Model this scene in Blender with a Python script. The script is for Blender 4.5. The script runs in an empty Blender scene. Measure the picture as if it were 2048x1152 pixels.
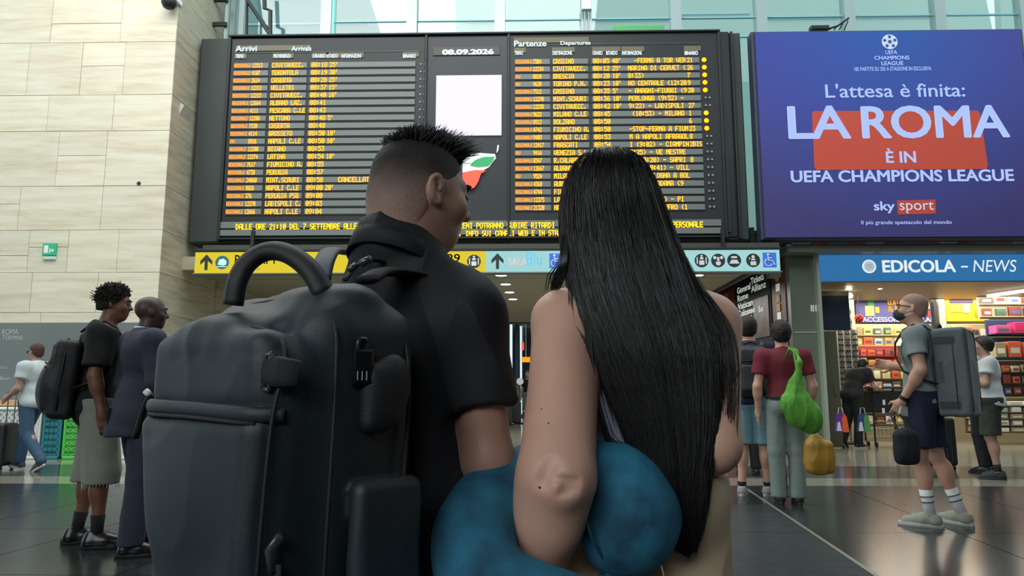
import bpy, bmesh, math, random
import numpy as np
from mathutils import Vector, Matrix

random.seed(7); RS = np.random.RandomState(7)
S = bpy.context.scene; COL = S.collection
# ------------------------------------------------------------------ camera
F_PX = 1450.0; CAM = Vector((0, 0, 1.05)); PITCH = math.radians(8.2); YAW = math.radians(1.3)
cd = bpy.data.cameras.new('camera'); cam = bpy.data.objects.new('camera', cd); COL.objects.link(cam)
cd.sensor_width = 36; cd.lens = F_PX / 2048 * 36; cd.clip_start = .05; cd.clip_end = 300
cam.location = CAM; cam.rotation_euler = (math.pi/2 + PITCH, 0, YAW); S.camera = cam
CR = cam.rotation_euler.to_matrix()
def W(px, py, Y):                                   # point of the photograph seen at world depth Y
    d = CR @ Vector(((px-1024)/F_PX, (576-py)/F_PX, -1)); return CAM + d*(Y/d.y)
def G(px, py):                                      # point of the floor seen there
    d = CR @ Vector(((px-1024)/F_PX, (576-py)/F_PX, -1)); return CAM + d*(-CAM.z/d.z)
def RECT(x0, y0, x1, y1, Y):                        # X0, X1, Z0, Z1
    m = (y0+y1)/2; n = (x0+x1)/2
    return W(x0, m, Y).x, W(x1, m, Y).x, W(n, y1, Y).z, W(n, y0, Y).z
# ------------------------------------------------------------------ world, exposure
wd = bpy.data.worlds.new('world'); S.world = wd; wd.use_nodes = True
nt = wd.node_tree; bg = nt.nodes['Background']
tc = nt.nodes.new('ShaderNodeTexCoord'); sx = nt.nodes.new('ShaderNodeSeparateXYZ'); rp = nt.nodes.new('ShaderNodeValToRGB')
nt.links.new(tc.outputs['Generated'], sx.inputs[0]); nt.links.new(sx.outputs['Z'], rp.inputs[0]); nt.links.new(rp.outputs[0], bg.inputs[0])
rp.color_ramp.elements[0].color = (.62, .72, .78, 1); rp.color_ramp.elements[0].position = 0.0
rp.color_ramp.elements[1].color = (.86, .97, 1, 1); rp.color_ramp.elements[1].position = .5
bg.inputs[1].default_value = 1.4
S.view_settings.view_transform = 'Standard'; S.view_settings.look = 'None'
S.view_settings.exposure = 0.0; S.view_settings.gamma = 1; S.view_settings.use_curve_mapping = False
def area(name, loc, size, power, color=(1, 1, 1), rot=(0, 0, 0), sy=None):
    l = bpy.data.lights.new(name, 'AREA'); l.energy = power; l.color = color; l.size = size
    if sy: l.shape = 'RECTANGLE'; l.size_y = sy
    o = bpy.data.objects.new(name, l); o.location = loc; o.rotation_euler = rot; COL.objects.link(o); return o
# added fills: one lifts the travertine wall, one lights the couple from behind
area('wall_fill', (-4.0, 7.5, 11.5), 12, 830, (1, .99, .95), (math.radians(20), 0, 0), 4)
area('rear_fill', (-4.0, -5.5, 5.2), 9, 600, (.95, .98, 1), (math.radians(52), math.radians(-12), 0), 4)
area('kiosk_light', (6.9, 15.6, 3.1), 3.2, 130, (1, .9, .72), (0, 0, 0), 1.6)
area('kiosk_light', (9.6, 15.6, 3.1), 2.6, 120, (1, .92, .78), (0, 0, 0), 1.6)
area('passage_light', (1.0, 17.5, 3.2), 7, 300, (1, .95, .86), (0, 0, 0), 5)
area('passage_light', (-1.0, 27, 4.0), 6, 130, (.85, .93, 1), (0, 0, 0), 8)

# ------------------------------------------------------------------ materials
def lin(c):
    if isinstance(c, str): c = tuple(int(c[i:i+2], 16)/255 for i in (0, 2, 4))
    return tuple((x/12.92 if x <= .04045 else ((x+.055)/1.055)**2.4) for x in c) + (1,)
MC = {}
def mat(name, col, rough=.6, metal=0, noise=0, nscale=8, col2=None, bump=0, bscale=60, emit=0, spec=.5, stretch=None, sheen=0, sss=0, obj_random=0):
    if name in MC: return MC[name]
    m = bpy.data.materials.new(name); MC[name] = m; m.use_nodes = True
    n = m.node_tree.nodes; l = m.node_tree.links; b = n['Principled BSDF']
    c = lin(col); b.inputs['Base Color'].default_value = c; b.inputs['Roughness'].default_value = rough
    b.inputs['Metallic'].default_value = metal; b.inputs['Specular IOR Level'].default_value = spec
    if sheen: b.inputs['Sheen Weight'].default_value = sheen; b.inputs['Sheen Roughness'].default_value = .4; b.inputs['Sheen Tint'].default_value = lin(col2 or col)
    if sss: b.inputs['Subsurface Weight'].default_value = sss; b.inputs['Subsurface Radius'].default_value = (.012, .005, .003); b.inputs['Subsurface Scale'].default_value = 1
    if emit: b.inputs['Emission Color'].default_value = c; b.inputs['Emission Strength'].default_value = emit
    co = None
    def coord():
        t = n.new('ShaderNodeTexCoord'); mp = n.new('ShaderNodeMapping'); l.new(t.outputs['Object'], mp.inputs[0])
        if stretch: mp.inputs['Scale'].default_value = stretch
        return mp.outputs[0]
    if noise:
        co = coord(); t = n.new('ShaderNodeTexNoise'); t.inputs['Scale'].default_value = nscale; t.inputs['Detail'].default_value = 5
        l.new(co, t.inputs['Vector']); r = n.new('ShaderNodeValToRGB'); l.new(t.outputs['Fac'], r.inputs[0])
        c2 = lin(col2) if col2 else tuple(x*.5 for x in c[:3])+(1,)
        a = tuple(c[i]*(1-noise)+c2[i]*noise for i in range(3))+(1,)
        r.color_ramp.elements[0].color = a; r.color_ramp.elements[0].position = .35
        r.color_ramp.elements[1].color = c; r.color_ramp.elements[1].position = .65
        l.new(r.outputs[0], b.inputs['Base Color'])
        if emit: l.new(r.outputs[0], b.inputs['Emission Color'])
    if bump:
        co = co or coord(); t = n.new('ShaderNodeTexNoise'); t.inputs['Scale'].default_value = bscale; t.inputs['Detail'].default_value = 4
        l.new(co, t.inputs['Vector']); bp = n.new('ShaderNodeBump'); bp.inputs['Strength'].default_value = bump; bp.inputs['Distance'].default_value = .01
        l.new(t.outputs['Fac'], bp.inputs['Height']); l.new(bp.outputs[0], b.inputs['Normal'])
    return m
def glow(name, col, s):
    if name in MC: return MC[name]
    m = bpy.data.materials.new(name); MC[name] = m; m.use_nodes = True; n = m.node_tree.nodes
    n.clear(); e = n.new('ShaderNodeEmission'); e.inputs[0].default_value = lin(col); e.inputs[1].default_value = s
    o = n.new('ShaderNodeOutputMaterial'); m.node_tree.links.new(e.outputs[0], o.inputs[0]); return m
def glassm(name, col, refl=.12):
    if name in MC: return MC[name]
    m = bpy.data.materials.new(name); MC[name] = m; m.use_nodes = True; n = m.node_tree.nodes; l = m.node_tree.links
    n.clear(); t = n.new('ShaderNodeBsdfTransparent'); t.inputs[0].default_value = lin(col); g = n.new('ShaderNodeBsdfGlossy'); g.inputs['Roughness'].default_value = .03
    x = n.new('ShaderNodeMixShader'); x.inputs[0].default_value = refl; o = n.new('ShaderNodeOutputMaterial')
    l.new(t.outputs[0], x.inputs[1]); l.new(g.outputs[0], x.inputs[2]); l.new(x.outputs[0], o.inputs[0]); return m
# ------------------------------------------------------------------ object helpers
def thing(name, label, cat, loc=(0, 0, 0), yaw=0, group=None):
    o = bpy.data.objects.new(name, None); COL.objects.link(o); o.empty_display_size = .1
    o.location = loc; o.rotation_euler = (0, 0, -yaw); tag(o, label, cat, group); return o
def tag(o, label, cat, group=None):
    o['label'] = label; o['category'] = cat
    if group: o['group'] = group
    return o
def link(name, me, m=None, parent=None, loc=None, smooth=False):
    o = bpy.data.objects.new(name, me); COL.objects.link(o)
    if m and not me.materials:
        for q in (m if isinstance(m, (list, tuple)) else [m]): me.materials.append(q)
    if parent: o.parent = parent
    if loc is not None: o.location = loc
    if smooth: me.polygons.foreach_set('use_smooth', [True]*len(me.polygons))
    return o
def struct(o): o['kind'] = 'structure'; return o
def pyd(name, v, f, m, parent=None, smooth=False, loc=None):
    me = bpy.data.meshes.new(name); me.from_pydata([tuple(p) for p in v], [], f); me.update()
    return link(name, me, m, parent, loc, smooth)
class MB:
    def __init__(s): s.v = []; s.f = []
    def add(s, v, f): b = len(s.v); s.v += [tuple(p) for p in v]; s.f += [tuple(i+b for i in q) for q in f]; return s
    def box(s, x0, x1, y0, y1, z0, z1, M=None):
        v = [Vector((x, y, z)) for x in (x0, x1) for y in (y0, y1) for z in (z0, z1)]
        if M: v = [M @ p for p in v]
        return s.add(v, [(0, 1, 3, 2), (4, 6, 7, 5), (0, 4, 5, 1), (2, 3, 7, 6), (0, 2, 6, 4), (1, 5, 7, 3)])
    def bbox(s, x0, x1, y0, y1, z0, z1, b=.01):       # chamfered box (vertical-front chamfer on -Y side)
        v = [(x0, y1, z0), (x1, y1, z0), (x1, y1, z1), (x0, y1, z1), (x0, y0+b, z0), (x1, y0+b, z0), (x1, y0+b, z1), (x0, y0+b, z1),
             (x0+b, y0, z0+b), (x1-b, y0, z0+b), (x1-b, y0, z1-b), (x0+b, y0, z1-b)]
        return s.add(v, [(0, 3, 2, 1), (8, 9, 10, 11), (4, 5, 9, 8), (5, 6, 10, 9), (6, 7, 11, 10), (7, 4, 8, 11), (0, 1, 5, 4), (1, 2, 6, 5), (2, 3, 7, 6), (3, 0, 4, 7)])
    def tube(s, pts, r, n=8, cap=True, flat=1.0, up=None):
        pts = [Vector(p) for p in pts]; R = r if isinstance(r, (list, tuple)) else [r]*len(pts); rings = []; pu = None
        for i, p in enumerate(pts):
            t = (pts[min(i+1, len(pts)-1)] - pts[max(i-1, 0)])
            t = t.normalized() if t.length > 1e-9 else Vector((0, 0, 1))
            if pu is None:
                a = Vector(up) if up else (Vector((0, 0, 1)) if abs(t.z) < .9 else Vector((1, 0, 0)))
            else: a = pu
            u = (a - t*a.dot(t)).normalized(); w = t.cross(u); pu = u
            rings.append([p + (u*math.cos(2*math.pi*k/n)*flat + w*math.sin(2*math.pi*k/n))*R[i] for k in range(n)])
        v = [q for rg in rings for q in rg]; f = []
        for i in range(len(pts)-1):
            for k in range(n): f.append((i*n+k, i*n+(k+1) % n, (i+1)*n+(k+1) % n, (i+1)*n+k))
        if cap: f.append(tuple(range(n))[::-1]); f.append(tuple((len(pts)-1)*n+k for k in range(n)))
        return s.add(v, f)
    def disc(s, c, r, axis='y', n=20, h=.01, rx=None):
        c = Vector(c); rx = rx or r; ring = []
        for e in (0, 1):
            for k in range(n):
                a = 2*math.pi*k/n; u, w = math.cos(a)*rx, math.sin(a)*r
                ring.append(c + (Vector((u, -h*e, w)) if axis == 'y' else Vector((u, w, h*e)) if axis == 'z' else Vector((h*e, u, w))))
        f = [(k, (k+1) % n, n+(k+1) % n, n+k) for k in range(n)] + [tuple(range(n, 2*n)), tuple(range(n))[::-1]]
        return s.add(ring, f)
    def lathe(s, prof, c=(0, 0, 0), n=14):
        c = Vector(c); v = []; f = []
        for r, z in prof:
            for k in range(n): a = 2*math.pi*k/n; v.append(c+Vector((r*math.cos(a), r*math.sin(a), z)))
        for i in range(len(prof)-1):
            for k in range(n): f.append((i*n+k, i*n+(k+1) % n, (i+1)*n+(k+1) % n, (i+1)*n+k))
        f.append(tuple(range(n))[::-1]); f.append(tuple((len(prof)-1)*n+k for k in range(n)))
        return s.add(v, f)
    def poly(s, pts, y0, y1):                        # outline in XZ extruded along Y
        n = len(pts); v = [(x, y0, z) for x, z in pts]+[(x, y1, z) for x, z in pts]
        return s.add(v, [tuple(range(n)), tuple(range(n, 2*n))[::-1]]+[(k, k+n, (k+1) % n+n, (k+1) % n) for k in range(n)])
    def o(s, name, m, parent=None, smooth=False, loc=None):
        return pyd(name, s.v, s.f, m, parent, smooth, loc)
def text_mesh(body, bold=0.0, shear=0.0, extr=.0):
    cu = bpy.data.curves.new('lettering', 'FONT'); cu.body = body; cu.size = 1; cu.offset = bold; cu.shear = shear; cu.extrude = extr
    cu.resolution_u = 4; cu.space_character = 1+bold*2
    o = bpy.data.objects.new('lettering', cu); me = bpy.data.meshes.new_from_object(o); bpy.data.objects.remove(o); bpy.data.curves.remove(cu); return me
def embolden(me, b):                                 # heavier strokes: the same outline laid again a hair to each side
    n = len(me.vertices); co = np.empty(n*3, np.float32); me.vertices.foreach_get('co', co); co = co.reshape(-1, 3); fs = [tuple(p.vertices) for p in me.polygons]; V = []; Fs = []
    for k, (dx, dy) in enumerate(((0, 0), (b, 0), (-b, 0), (0, b*.8), (0, -b*.8), (b*.7, b*.6), (-b*.7, b*.6), (b*.7, -b*.6), (-b*.7, -b*.6))): V.append(co+v3((dx, dy, 0))); Fs += [tuple(i+k*n for i in f) for f in fs]
    m2 = bpy.data.meshes.new('lettering'); m2.from_pydata(np.concatenate(V).tolist(), [], Fs); return m2
def text(name, body, rect, Y, m, parent, bold=.0, shear=0, basez=None, fn=None):
    me = text_mesh(body, 0, shear); x0, x1, z0, z1 = rect
    if bold: me = embolden(me, bold)
    co = np.empty(len(me.vertices)*3, np.float32); me.vertices.foreach_get('co', co); co = co.reshape(-1, 3)
    a = co.min(0); b = co.max(0)
    X = x0+(co[:, 0]-a[0])/(b[0]-a[0])*(x1-x0); Z = z0+(co[:, 1]-a[1])/(b[1]-a[1])*(z1-z0)
    P = np.stack([X, np.full_like(X, Y), Z], 1)
    if fn: P = fn(P)
    me.vertices.foreach_set('co', P.astype(np.float32).ravel()); me.update(); me.name = name
    return link(name, me, m, parent)
FONT = dict(zip('0123456789ABCDEFGHIJKLMNOPQRSTUVWXYZ-.\'():/ ', '''3E5149453E 00427F4000 4261514946 2141454B31 1814127F10 2745454539 3C4A494930 0171090503 3649494936 064949291E
7E1111117E 7F49494936 3E41414122 7F4141221C 7F49494941 7F09090901 3E4149497A 7F0808087F 00417F4100 2040413F01 7F08142241 7F40404040 7F020C027F 7F0408107F 3E4141413E 7F09090906
3E4151215E 7F09192946 4649494931 01017F0101 3F4040403F 1F2040201F 3F4038403F 6314081463 0708700807 6151494543 0808080808 0060600000 0005030000 001C224100 0041221C00 0036360000 2010080402 0000000000'''.split()))
def led(mb, s, x, z, cw, h, Y):                       # dot-matrix lettering, x left, z bottom
    p = cw/6; q = h/7
    for i, ch in enumerate(s.upper()):
        g = FONT.get(ch)
        if not g: continue
        for c in range(5):
            b = int(g[2*c:2*c+2], 16); r = 0
            while r < 7:
                if b >> r & 1:
                    e = r
                    while e < 7 and b >> e & 1: e += 1
                    X = x+i*cw+c*p; z1 = z+h-r*q; z0 = z+h-e*q
                    mb.add([(X, Y, z0-q*.1), (X+p*1.35, Y, z0-q*.1), (X+p*1.35, Y, z1-q*.02), (X, Y, z1-q*.02)], [(0, 1, 2, 3)]); r = e
                else: r += 1
# ------------------------------------------------------------------ signed-distance sculpting
def v3(a): return np.array(a, np.float32)
def smin(a, b, k):
    if k <= 0: return np.minimum(a, b)
    h = np.maximum(k-np.abs(a-b), 0)/k; return np.minimum(a, b)-h*h*k*.25
class Field:
    def __init__(s, lo, hi, h):
        s.h = h; s.lo = v3(lo); n = np.ceil((v3(hi)-s.lo)/h).astype(int)+2; s.n = n
        s.ax = [s.lo[i]+np.arange(n[i], dtype=np.float32)*h for i in range(3)]; s.D = np.full(n, 1., np.float32); s.k = .03
    def sub(s, lo, hi, pad):
        a = np.maximum(((v3(lo)-pad-s.lo)/s.h).astype(int), 0); b = np.minimum(((v3(hi)+pad-s.lo)/s.h).astype(int)+2, s.n)
        if (b <= a).any(): return None
        sl = tuple(slice(a[i], b[i]) for i in range(3))
        return sl, s.ax[0][sl[0]][:, None, None], s.ax[1][sl[1]][None, :, None], s.ax[2][sl[2]][None, None, :]
    def app(s, q, d, k, op):
        sl = q[0]
        if op == '+': s.D[sl] = smin(s.D[sl], d, k)
        elif op == '-': s.D[sl] = -smin(-s.D[sl], d, k)
    def cone(s, a, b, ra, rb=None, k=None, op='+', cap=False, capa=False, flat=None):
        rb = ra if rb is None else rb; k = s.k if k is None else k; a = v3(a); b = v3(b); r = max(ra, rb)
        q = s.sub(np.minimum(a, b)-r, np.maximum(a, b)+r, k+3*s.h)
        if q is None: return
        _, X, Y, Z = q; d = b-a; L2 = float(d@d)+1e-9; x, y, z = X-a[0], Y-a[1], Z-a[2]
        u = (x*d[0]+y*d[1]+z*d[2])/L2; t = np.clip(u, 0, 1)
        dist = np.sqrt((x-t*d[0])**2+(y-t*d[1])**2+(z-t*d[2])**2)-(ra+(rb-ra)*t)
        if cap: dist = np.maximum(dist, (u-1)*math.sqrt(L2))
        if capa: dist = np.maximum(dist, -u*math.sqrt(L2))
        s.app(q, dist, k, op)
    def ell(s, c, r, R=None, k=None, op='+'):
        k = s.k if k is None else k; c = v3(c); r = v3(r); m = r.max() if R is not None else r
        q = s.sub(c-m, c+m, k+3*s.h)
        if q is None: return
        _, X, Y, Z = q; x, y, z = X-c[0], Y-c[1], Z-c[2]
        if R is not None:
            R = np.array(R, np.float32); x, y, z = (R[0, i]*x+R[1, i]*y+R[2, i]*z for i in range(3))
        k0 = np.sqrt((x/r[0])**2+(y/r[1])**2+(z/r[2])**2); k1 = np.sqrt((x/r[0]**2)**2+(y/r[1]**2)**2+(z/r[2]**2)**2)+1e-6
        s.app(q, k0*(k0-1)/k1, k, op)
    def box(s, c, hf, rd=.02, R=None, k=None, op='+', fn=None):
        k = s.k if k is None else k; c = v3(c); hf = v3(hf); m = np.linalg.norm(hf) if R is not None else hf
        q = s.sub(c-m, c+m, k+3*s.h)
        if q is None: return
        _, X, Y, Z = q; x, y, z = X-c[0], Y-c[1], Z-c[2]
        if R is not None:
            R = np.array(R, np.float32); x, y, z = (R[0, i]*x+R[1, i]*y+R[2, i]*z for i in range(3))
        if fn: x, y, z = fn(x, y, z)
        x, y, z = np.abs(x)-hf[0]+rd, np.abs(y)-hf[1]+rd, np.abs(z)-hf[2]+rd
        o = np.sqrt(np.maximum(x, 0)**2+np.maximum(y, 0)**2+np.maximum(z, 0)**2)
        s.app(q, o+np.minimum(np.maximum(np.maximum(x, y), z), 0)-rd, k, op)
    def cut(s, p, n):                                # keep the side opposite to n
        p = v3(p); n = v3(n); n = n/np.linalg.norm(n)
        d = (s.ax[0][:, None, None]-p[0])*n[0]+(s.ax[1][None, :, None]-p[1])*n[1]+(s.ax[2][None, None, :]-p[2])*n[2]
        s.D = np.maximum(s.D, d)
    def mesh(s, name, m, parent=None, disp=None, loc=None):
        D = s.D; D[0], D[-1], D[:, 0], D[:, -1], D[:, :, 0], D[:, :, -1] = 1, 1, 1, 1, 1, 1
        sg = D < 0; n = s.n; c = np.zeros(tuple(n-1), np.uint8)
        for i in (0, 1):
            for j in (0, 1):
                for k in (0, 1): c += sg[i:n[0]-1+i, j:n[1]-1+j, k:n[2]-1+k]
        act = np.nonzero((c > 0) & (c < 8)); N = len(act[0]); A = np.stack(act, 1); P = np.zeros((N, 3), np.float32); cnt = np.zeros(N, np.float32)
        cor = [(i, j, k) for i in (0, 1) for j in (0, 1) for k in (0, 1)]; V = {q: D[A[:, 0]+q[0], A[:, 1]+q[1], A[:, 2]+q[2]] for q in cor}
        for q in cor:
            for a in range(3):
                if q[a] == 0:
                    e = list(q); e[a] = 1; e = tuple(e); va, vb = V[q], V[e]; mk = (va < 0) != (vb < 0)
                    t = np.where(mk, va/np.where(mk, va-vb, 1), 0); pt = np.tile(v3(q), (N, 1)); pt[:, a] += t; P += pt*mk[:, None]; cnt += mk
        P = (P/cnt[:, None]+A)*s.h+s.lo
        idx = np.full(tuple(n-1), -1, np.int32); idx[act] = np.arange(N); F = []
        for a in range(3):
            b, d = (a+1) % 3, (a+2) % 3; s0 = [slice(None)]*3; s1 = [slice(None)]*3; s0[a] = slice(0, -1); s1[a] = slice(1, None)
            x0, x1 = sg[tuple(s0)], sg[tuple(s1)]
            for flip, mk in ((0, x0 & ~x1), (1, ~x0 & x1)):
                e = np.stack(np.nonzero(mk), 1)
                if not len(e): continue
                eb = np.zeros(3, int); eb[b] = 1; ed = np.zeros(3, int); ed[d] = 1
                qd = [idx[tuple((e-eb-ed).T)], idx[tuple((e-ed).T)], idx[tuple(e.T)], idx[tuple((e-eb).T)]]
                F.append(np.stack(qd[::-1] if flip else qd, 1))
        F = np.concatenate(F)
        for _ in range(1):                            # one light relaxation keeps the surface free of grid steps
            acc = np.zeros_like(P); cc = np.zeros(N, np.float32)
            for i in range(4):
                np.add.at(acc, F[:, i], P[F[:, (i+1) % 4]]); np.add.at(cc, F[:, i], 1)
            P = P*.5+acc/cc[:, None]*.5
        if disp:
            fn = np.cross(P[F[:, 2]]-P[F[:, 0]], P[F[:, 3]]-P[F[:, 1]]); NN = np.zeros_like(P)
            for i in range(4): np.add.at(NN, F[:, i], fn)
            NN /= np.linalg.norm(NN, axis=1)[:, None]+1e-12; P = P+NN*disp(P, NN)[:, None]
        me = bpy.data.meshes.new(name); me.vertices.add(N); me.vertices.foreach_set('co', P.astype(np.float32).ravel())
        me.loops.add(len(F)*4); me.loops.foreach_set('vertex_index', F.astype(np.int32).ravel())
        me.polygons.add(len(F)); me.polygons.foreach_set('loop_start', np.arange(len(F), dtype=np.int32)*4); me.polygons.foreach_set('loop_total', np.full(len(F), 4, np.int32))
        me.polygons.foreach_set('use_smooth', np.ones(len(F), bool)); me.update(calc_edges=True); me.validate()
        return link(name, me, m, parent, loc)
def waves(seed, sc, n=7, ani=(1, 1, 1)):
    r = np.random.RandomState(seed); K = r.normal(size=(n, 3))*sc*np.array(ani); ph = r.rand(n)*6.28; w = r.rand(n)+.5
    def f(P): return (np.sin(P@K.T+ph)*w).sum(1)/w.sum()
    return f
def folds(seed, amp, sc=25, ani=(1, 1, .45)):
    a = waves(seed, sc, 8, ani); b = waves(seed+1, sc*.35, 6, ani)
    def f(P, N): u = a(P+b(P)[:, None]*.04); return amp*(1-2*np.sqrt(np.abs(u)+.02))*.8 + amp*b(P)
    return f
# ================================================================== SETTING
def stone_mat(name, c1, c2, c3, rough=.55):
    m = mat(name, c1, rough); n = m.node_tree.nodes; l = m.node_tree.links; b = n['Principled BSDF']
    tc = n.new('ShaderNodeTexCoord'); mp = n.new('ShaderNodeMapping'); mp.inputs['Scale'].default_value = (.5, .5, 4.5); l.new(tc.outputs['Object'], mp.inputs[0])
    t = n.new('ShaderNodeTexNoise'); t.inputs['Scale'].default_value = 2.2; t.inputs['Detail'].default_value = 8; t.inputs['Roughness'].default_value = .62; l.new(mp.outputs[0], t.inputs['Vector'])
    r = n.new('ShaderNodeValToRGB'); l.new(t.outputs['Fac'], r.inputs[0]); cr = r.color_ramp
    cr.elements[0].position = .3; cr.elements[0].color = lin(c3); cr.elements[1].position = .7; cr.elements[1].color = lin(c2)
    e = cr.elements.new(.5); e.color = lin(c1)
    oi = n.new('ShaderNodeObjectInfo'); hs = n.new('ShaderNodeHueSaturation'); mr = n.new('ShaderNodeMapRange'); mr.inputs[3].default_value = .95; mr.inputs[4].default_value = 1.05
    l.new(oi.outputs['Random'], mr.inputs[0]); l.new(mr.outputs[0], hs.inputs['Value']); l.new(r.outputs[0], hs.inputs['Color']); l.new(hs.outputs[0], b.inputs['Base Color'])
    bp = n.new('ShaderNodeBump'); bp.inputs['Strength'].default_value = .25; bp.inputs['Distance'].default_value = .01; l.new(t.outputs['Fac'], bp.inputs['Height']); l.new(bp.outputs[0], b.inputs['Normal'])
    return m
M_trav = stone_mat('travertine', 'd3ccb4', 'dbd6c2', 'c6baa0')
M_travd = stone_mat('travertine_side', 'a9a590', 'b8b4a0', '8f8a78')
M_dark = mat('dark_metal', '23282a', .45, .3)
M_housing = mat('board_housing', '383e3c', .55, .2, noise=.25, nscale=1.2)
M_black = mat('black_plastic', '15191b', .5)
M_steel = mat('steel', '8d9490', .35, .8)
M_white = mat('white_plastic', 'e6e8e4', .4)

# ---- floor: dark gloss slabs near, pale granite beyond
def floor_mat(name, c, c2, rough, ribs=False):
    m = mat(name, c, rough, noise=.6, nscale=9, col2=c2)
    if ribs:
        n = m.node_tree.nodes; l = m.node_tree.links; tc = n.new('ShaderNodeTexCoord'); w = n.new('ShaderNodeTexWave'); w.bands_direction = 'Y'
        w.inputs['Scale'].default_value = 11; l.new(tc.outputs['Object'], w.inputs['Vector']); bp = n.new('ShaderNodeBump'); bp.inputs['Strength'].default_value = .9; bp.inputs['Distance'].default_value = .012
        l.new(w.outputs['Fac'], bp.inputs['Height']); l.new(bp.outputs[0], n['Principled BSDF'].inputs['Normal'])
    return m
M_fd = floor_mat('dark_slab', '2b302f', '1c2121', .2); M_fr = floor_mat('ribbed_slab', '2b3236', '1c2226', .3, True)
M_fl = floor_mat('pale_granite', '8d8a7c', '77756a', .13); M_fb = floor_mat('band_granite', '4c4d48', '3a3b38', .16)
M_joint = mat('joint', '3a3d3b', .7)
floor = struct(MB().box(-16, 16, -3, 42, -.12, -.012).o('floor', M_joint)); 
SK = .10
def slab(name, x, y, w, d, m, cache={}):
    k = (round(w, 3), round(d, 3), m.name)
    if k not in cache:
        g = .004; s = d*SK if m in (M_fd, M_fr) else 0
        v = [(g, g, 0), (w-g, g, 0), (w-g+s, d-g, 0), (g+s, d-g, 0)]
        v = [(a, b, z) for z in (-.014, 0) for a, b, _ in v]
        me = bpy.data.meshes.new(name); me.from_pydata(v, [], [(0, 3, 2, 1), (4, 5, 6, 7), (0, 1, 5, 4), (1, 2, 6, 5), (2, 3, 7, 6), (3, 0, 4, 7)]); me.materials.append(m); cache[k] = me
    return link(name, cache[k], None, floor, (x, y, 0))
Y0 = 8.55
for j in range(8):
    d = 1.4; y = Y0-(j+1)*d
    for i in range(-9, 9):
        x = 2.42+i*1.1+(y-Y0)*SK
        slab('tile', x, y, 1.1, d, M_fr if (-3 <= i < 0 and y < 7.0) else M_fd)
strip = MB()
pA = W(1440, 970, 8.5); strip.box(2.40-.012+(-9)*SK, 2.40+.012+(-9)*SK, -.5, .0, 0, .004)
s2 = MB(); s2.add([(2.405-SK*11.2, -2.6, .002), (2.435-SK*11.2, -2.6, .002), (2.435, 8.53, .002), (2.405, 8.53, .002)], [(0, 1, 2, 3)]); s2.o('joint_strip', mat('brass_joint', '8b8d84', .4, .4), floor)
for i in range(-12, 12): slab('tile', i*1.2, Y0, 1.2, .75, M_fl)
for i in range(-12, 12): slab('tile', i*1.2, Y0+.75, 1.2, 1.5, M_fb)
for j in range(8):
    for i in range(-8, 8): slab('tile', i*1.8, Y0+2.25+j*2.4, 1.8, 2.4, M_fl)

# unseen hall shell behind the viewer, added to dim the light on the couple
M_hall = mat('hall_paint', '8a8c88', .8)
struct(MB().box(-16, 16, -14, 3.2, 6.4, 6.7).o('ceiling', M_hall)); struct(MB().box(-16, 16, -14.3, -14, 0, 6.7).o('shade_wall_rear', M_hall)); struct(MB().box(16, 16.3, -14, 13.5, 0, 9).o('shade_wall_right', M_hall))
struct(MB().box(-16, 16, -14, -3, -.12, -.001).o('floor', M_fd)); struct(MB().box(-16.3, -16, -14, 2, 0, 6.7).o('shade_wall_left', M_hall))
# ---- travertine wall and its darker return
YL = 12.4; XC = W(335, 320, YL).x
wl = struct(MB().box(-14, XC-.03, YL+.03, YL+2.3, 0, 13).o('wall_left', mat('mortar', '9c9882', .8)))
zs = [0.0, .9, 1.75] + [W(200, y, YL).z for y in (625, 545, 460, 372, 262, 190, 85, -10, -110)] + [13]
for k in range(len(zs)-1):
    x = XC; off = [1.25, .95, 1.15, 1.05, .8, 1.2, 1.0, 1.1, .9, 1.15, 1.05, 1, 1][k]
    first = True
    while x > -12.5:
        w = off*(.9 if first else 1)*random.uniform(.85, 1.25); first = False
        if random.random() < .3 and zs[k+1]-zs[k] > .7:
            zm = zs[k]+(zs[k+1]-zs[k])*random.choice((.4, .55, .6)); parts = [(zs[k], zm), (zm, zs[k+1])]
        else: parts = [(zs[k], zs[k+1])]
        for a, b in parts:
            g = .003; p = random.uniform(0, .006)
            MB().bbox(x-w+g, x-g, YL-p, YL+.029, a+g, b-g, .004).o('stone', M_trav, wl)
        x -= w
    for a in range(2):                                 # return of the wall, towards the board
        y0 = YL+.0+a*1.15; g = .004
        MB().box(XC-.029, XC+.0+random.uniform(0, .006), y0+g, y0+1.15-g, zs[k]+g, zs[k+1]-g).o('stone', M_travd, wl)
m = MB(); c = W(278, 367, YL); m.disc((c.x, YL-.001, c.z), .035, h=.012); tag(m.o('wall_bolt', M_black), 'small round black fixing sunk in the travertine wall', 'bolt')
t = thing('exit_sign', 'small green emergency sign on the travertine wall', 'sign', (0, 0, 0)); r = RECT(88, 487, 115, 512, YL); r2 = RECT(88, 513, 113, 520, YL)
m = MB(); m.bbox(r[0], r[1], YL-.05, YL-.005, r[2], r[3]); m.o('sign_box', mat('safety_green', '2f9f74', .4, emit=.25), t)
m = MB(); Y = YL-.055; a, b, z0, z1 = r; w = b-a; h = z1-z0
m.box(a+w*.15, a+w*.45, Y, Y+.004, z0+h*.2, z0+h*.8); m.box(a+w*.55, a+w*.63, Y, Y+.004, z0+h*.2, z0+h*.55); m.box(a+w*.7, a+w*.85, Y, Y+.004, z0+h*.3, z0+h*.5); m.o('pictogram', M_white, t)
m = MB(); m.bbox(r2[0], r2[1], YL-.04, YL-.005, r2[2], r2[3]); m.o('lower_plate', mat('pale_green', 'b9d8c4', .5), t)
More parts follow.
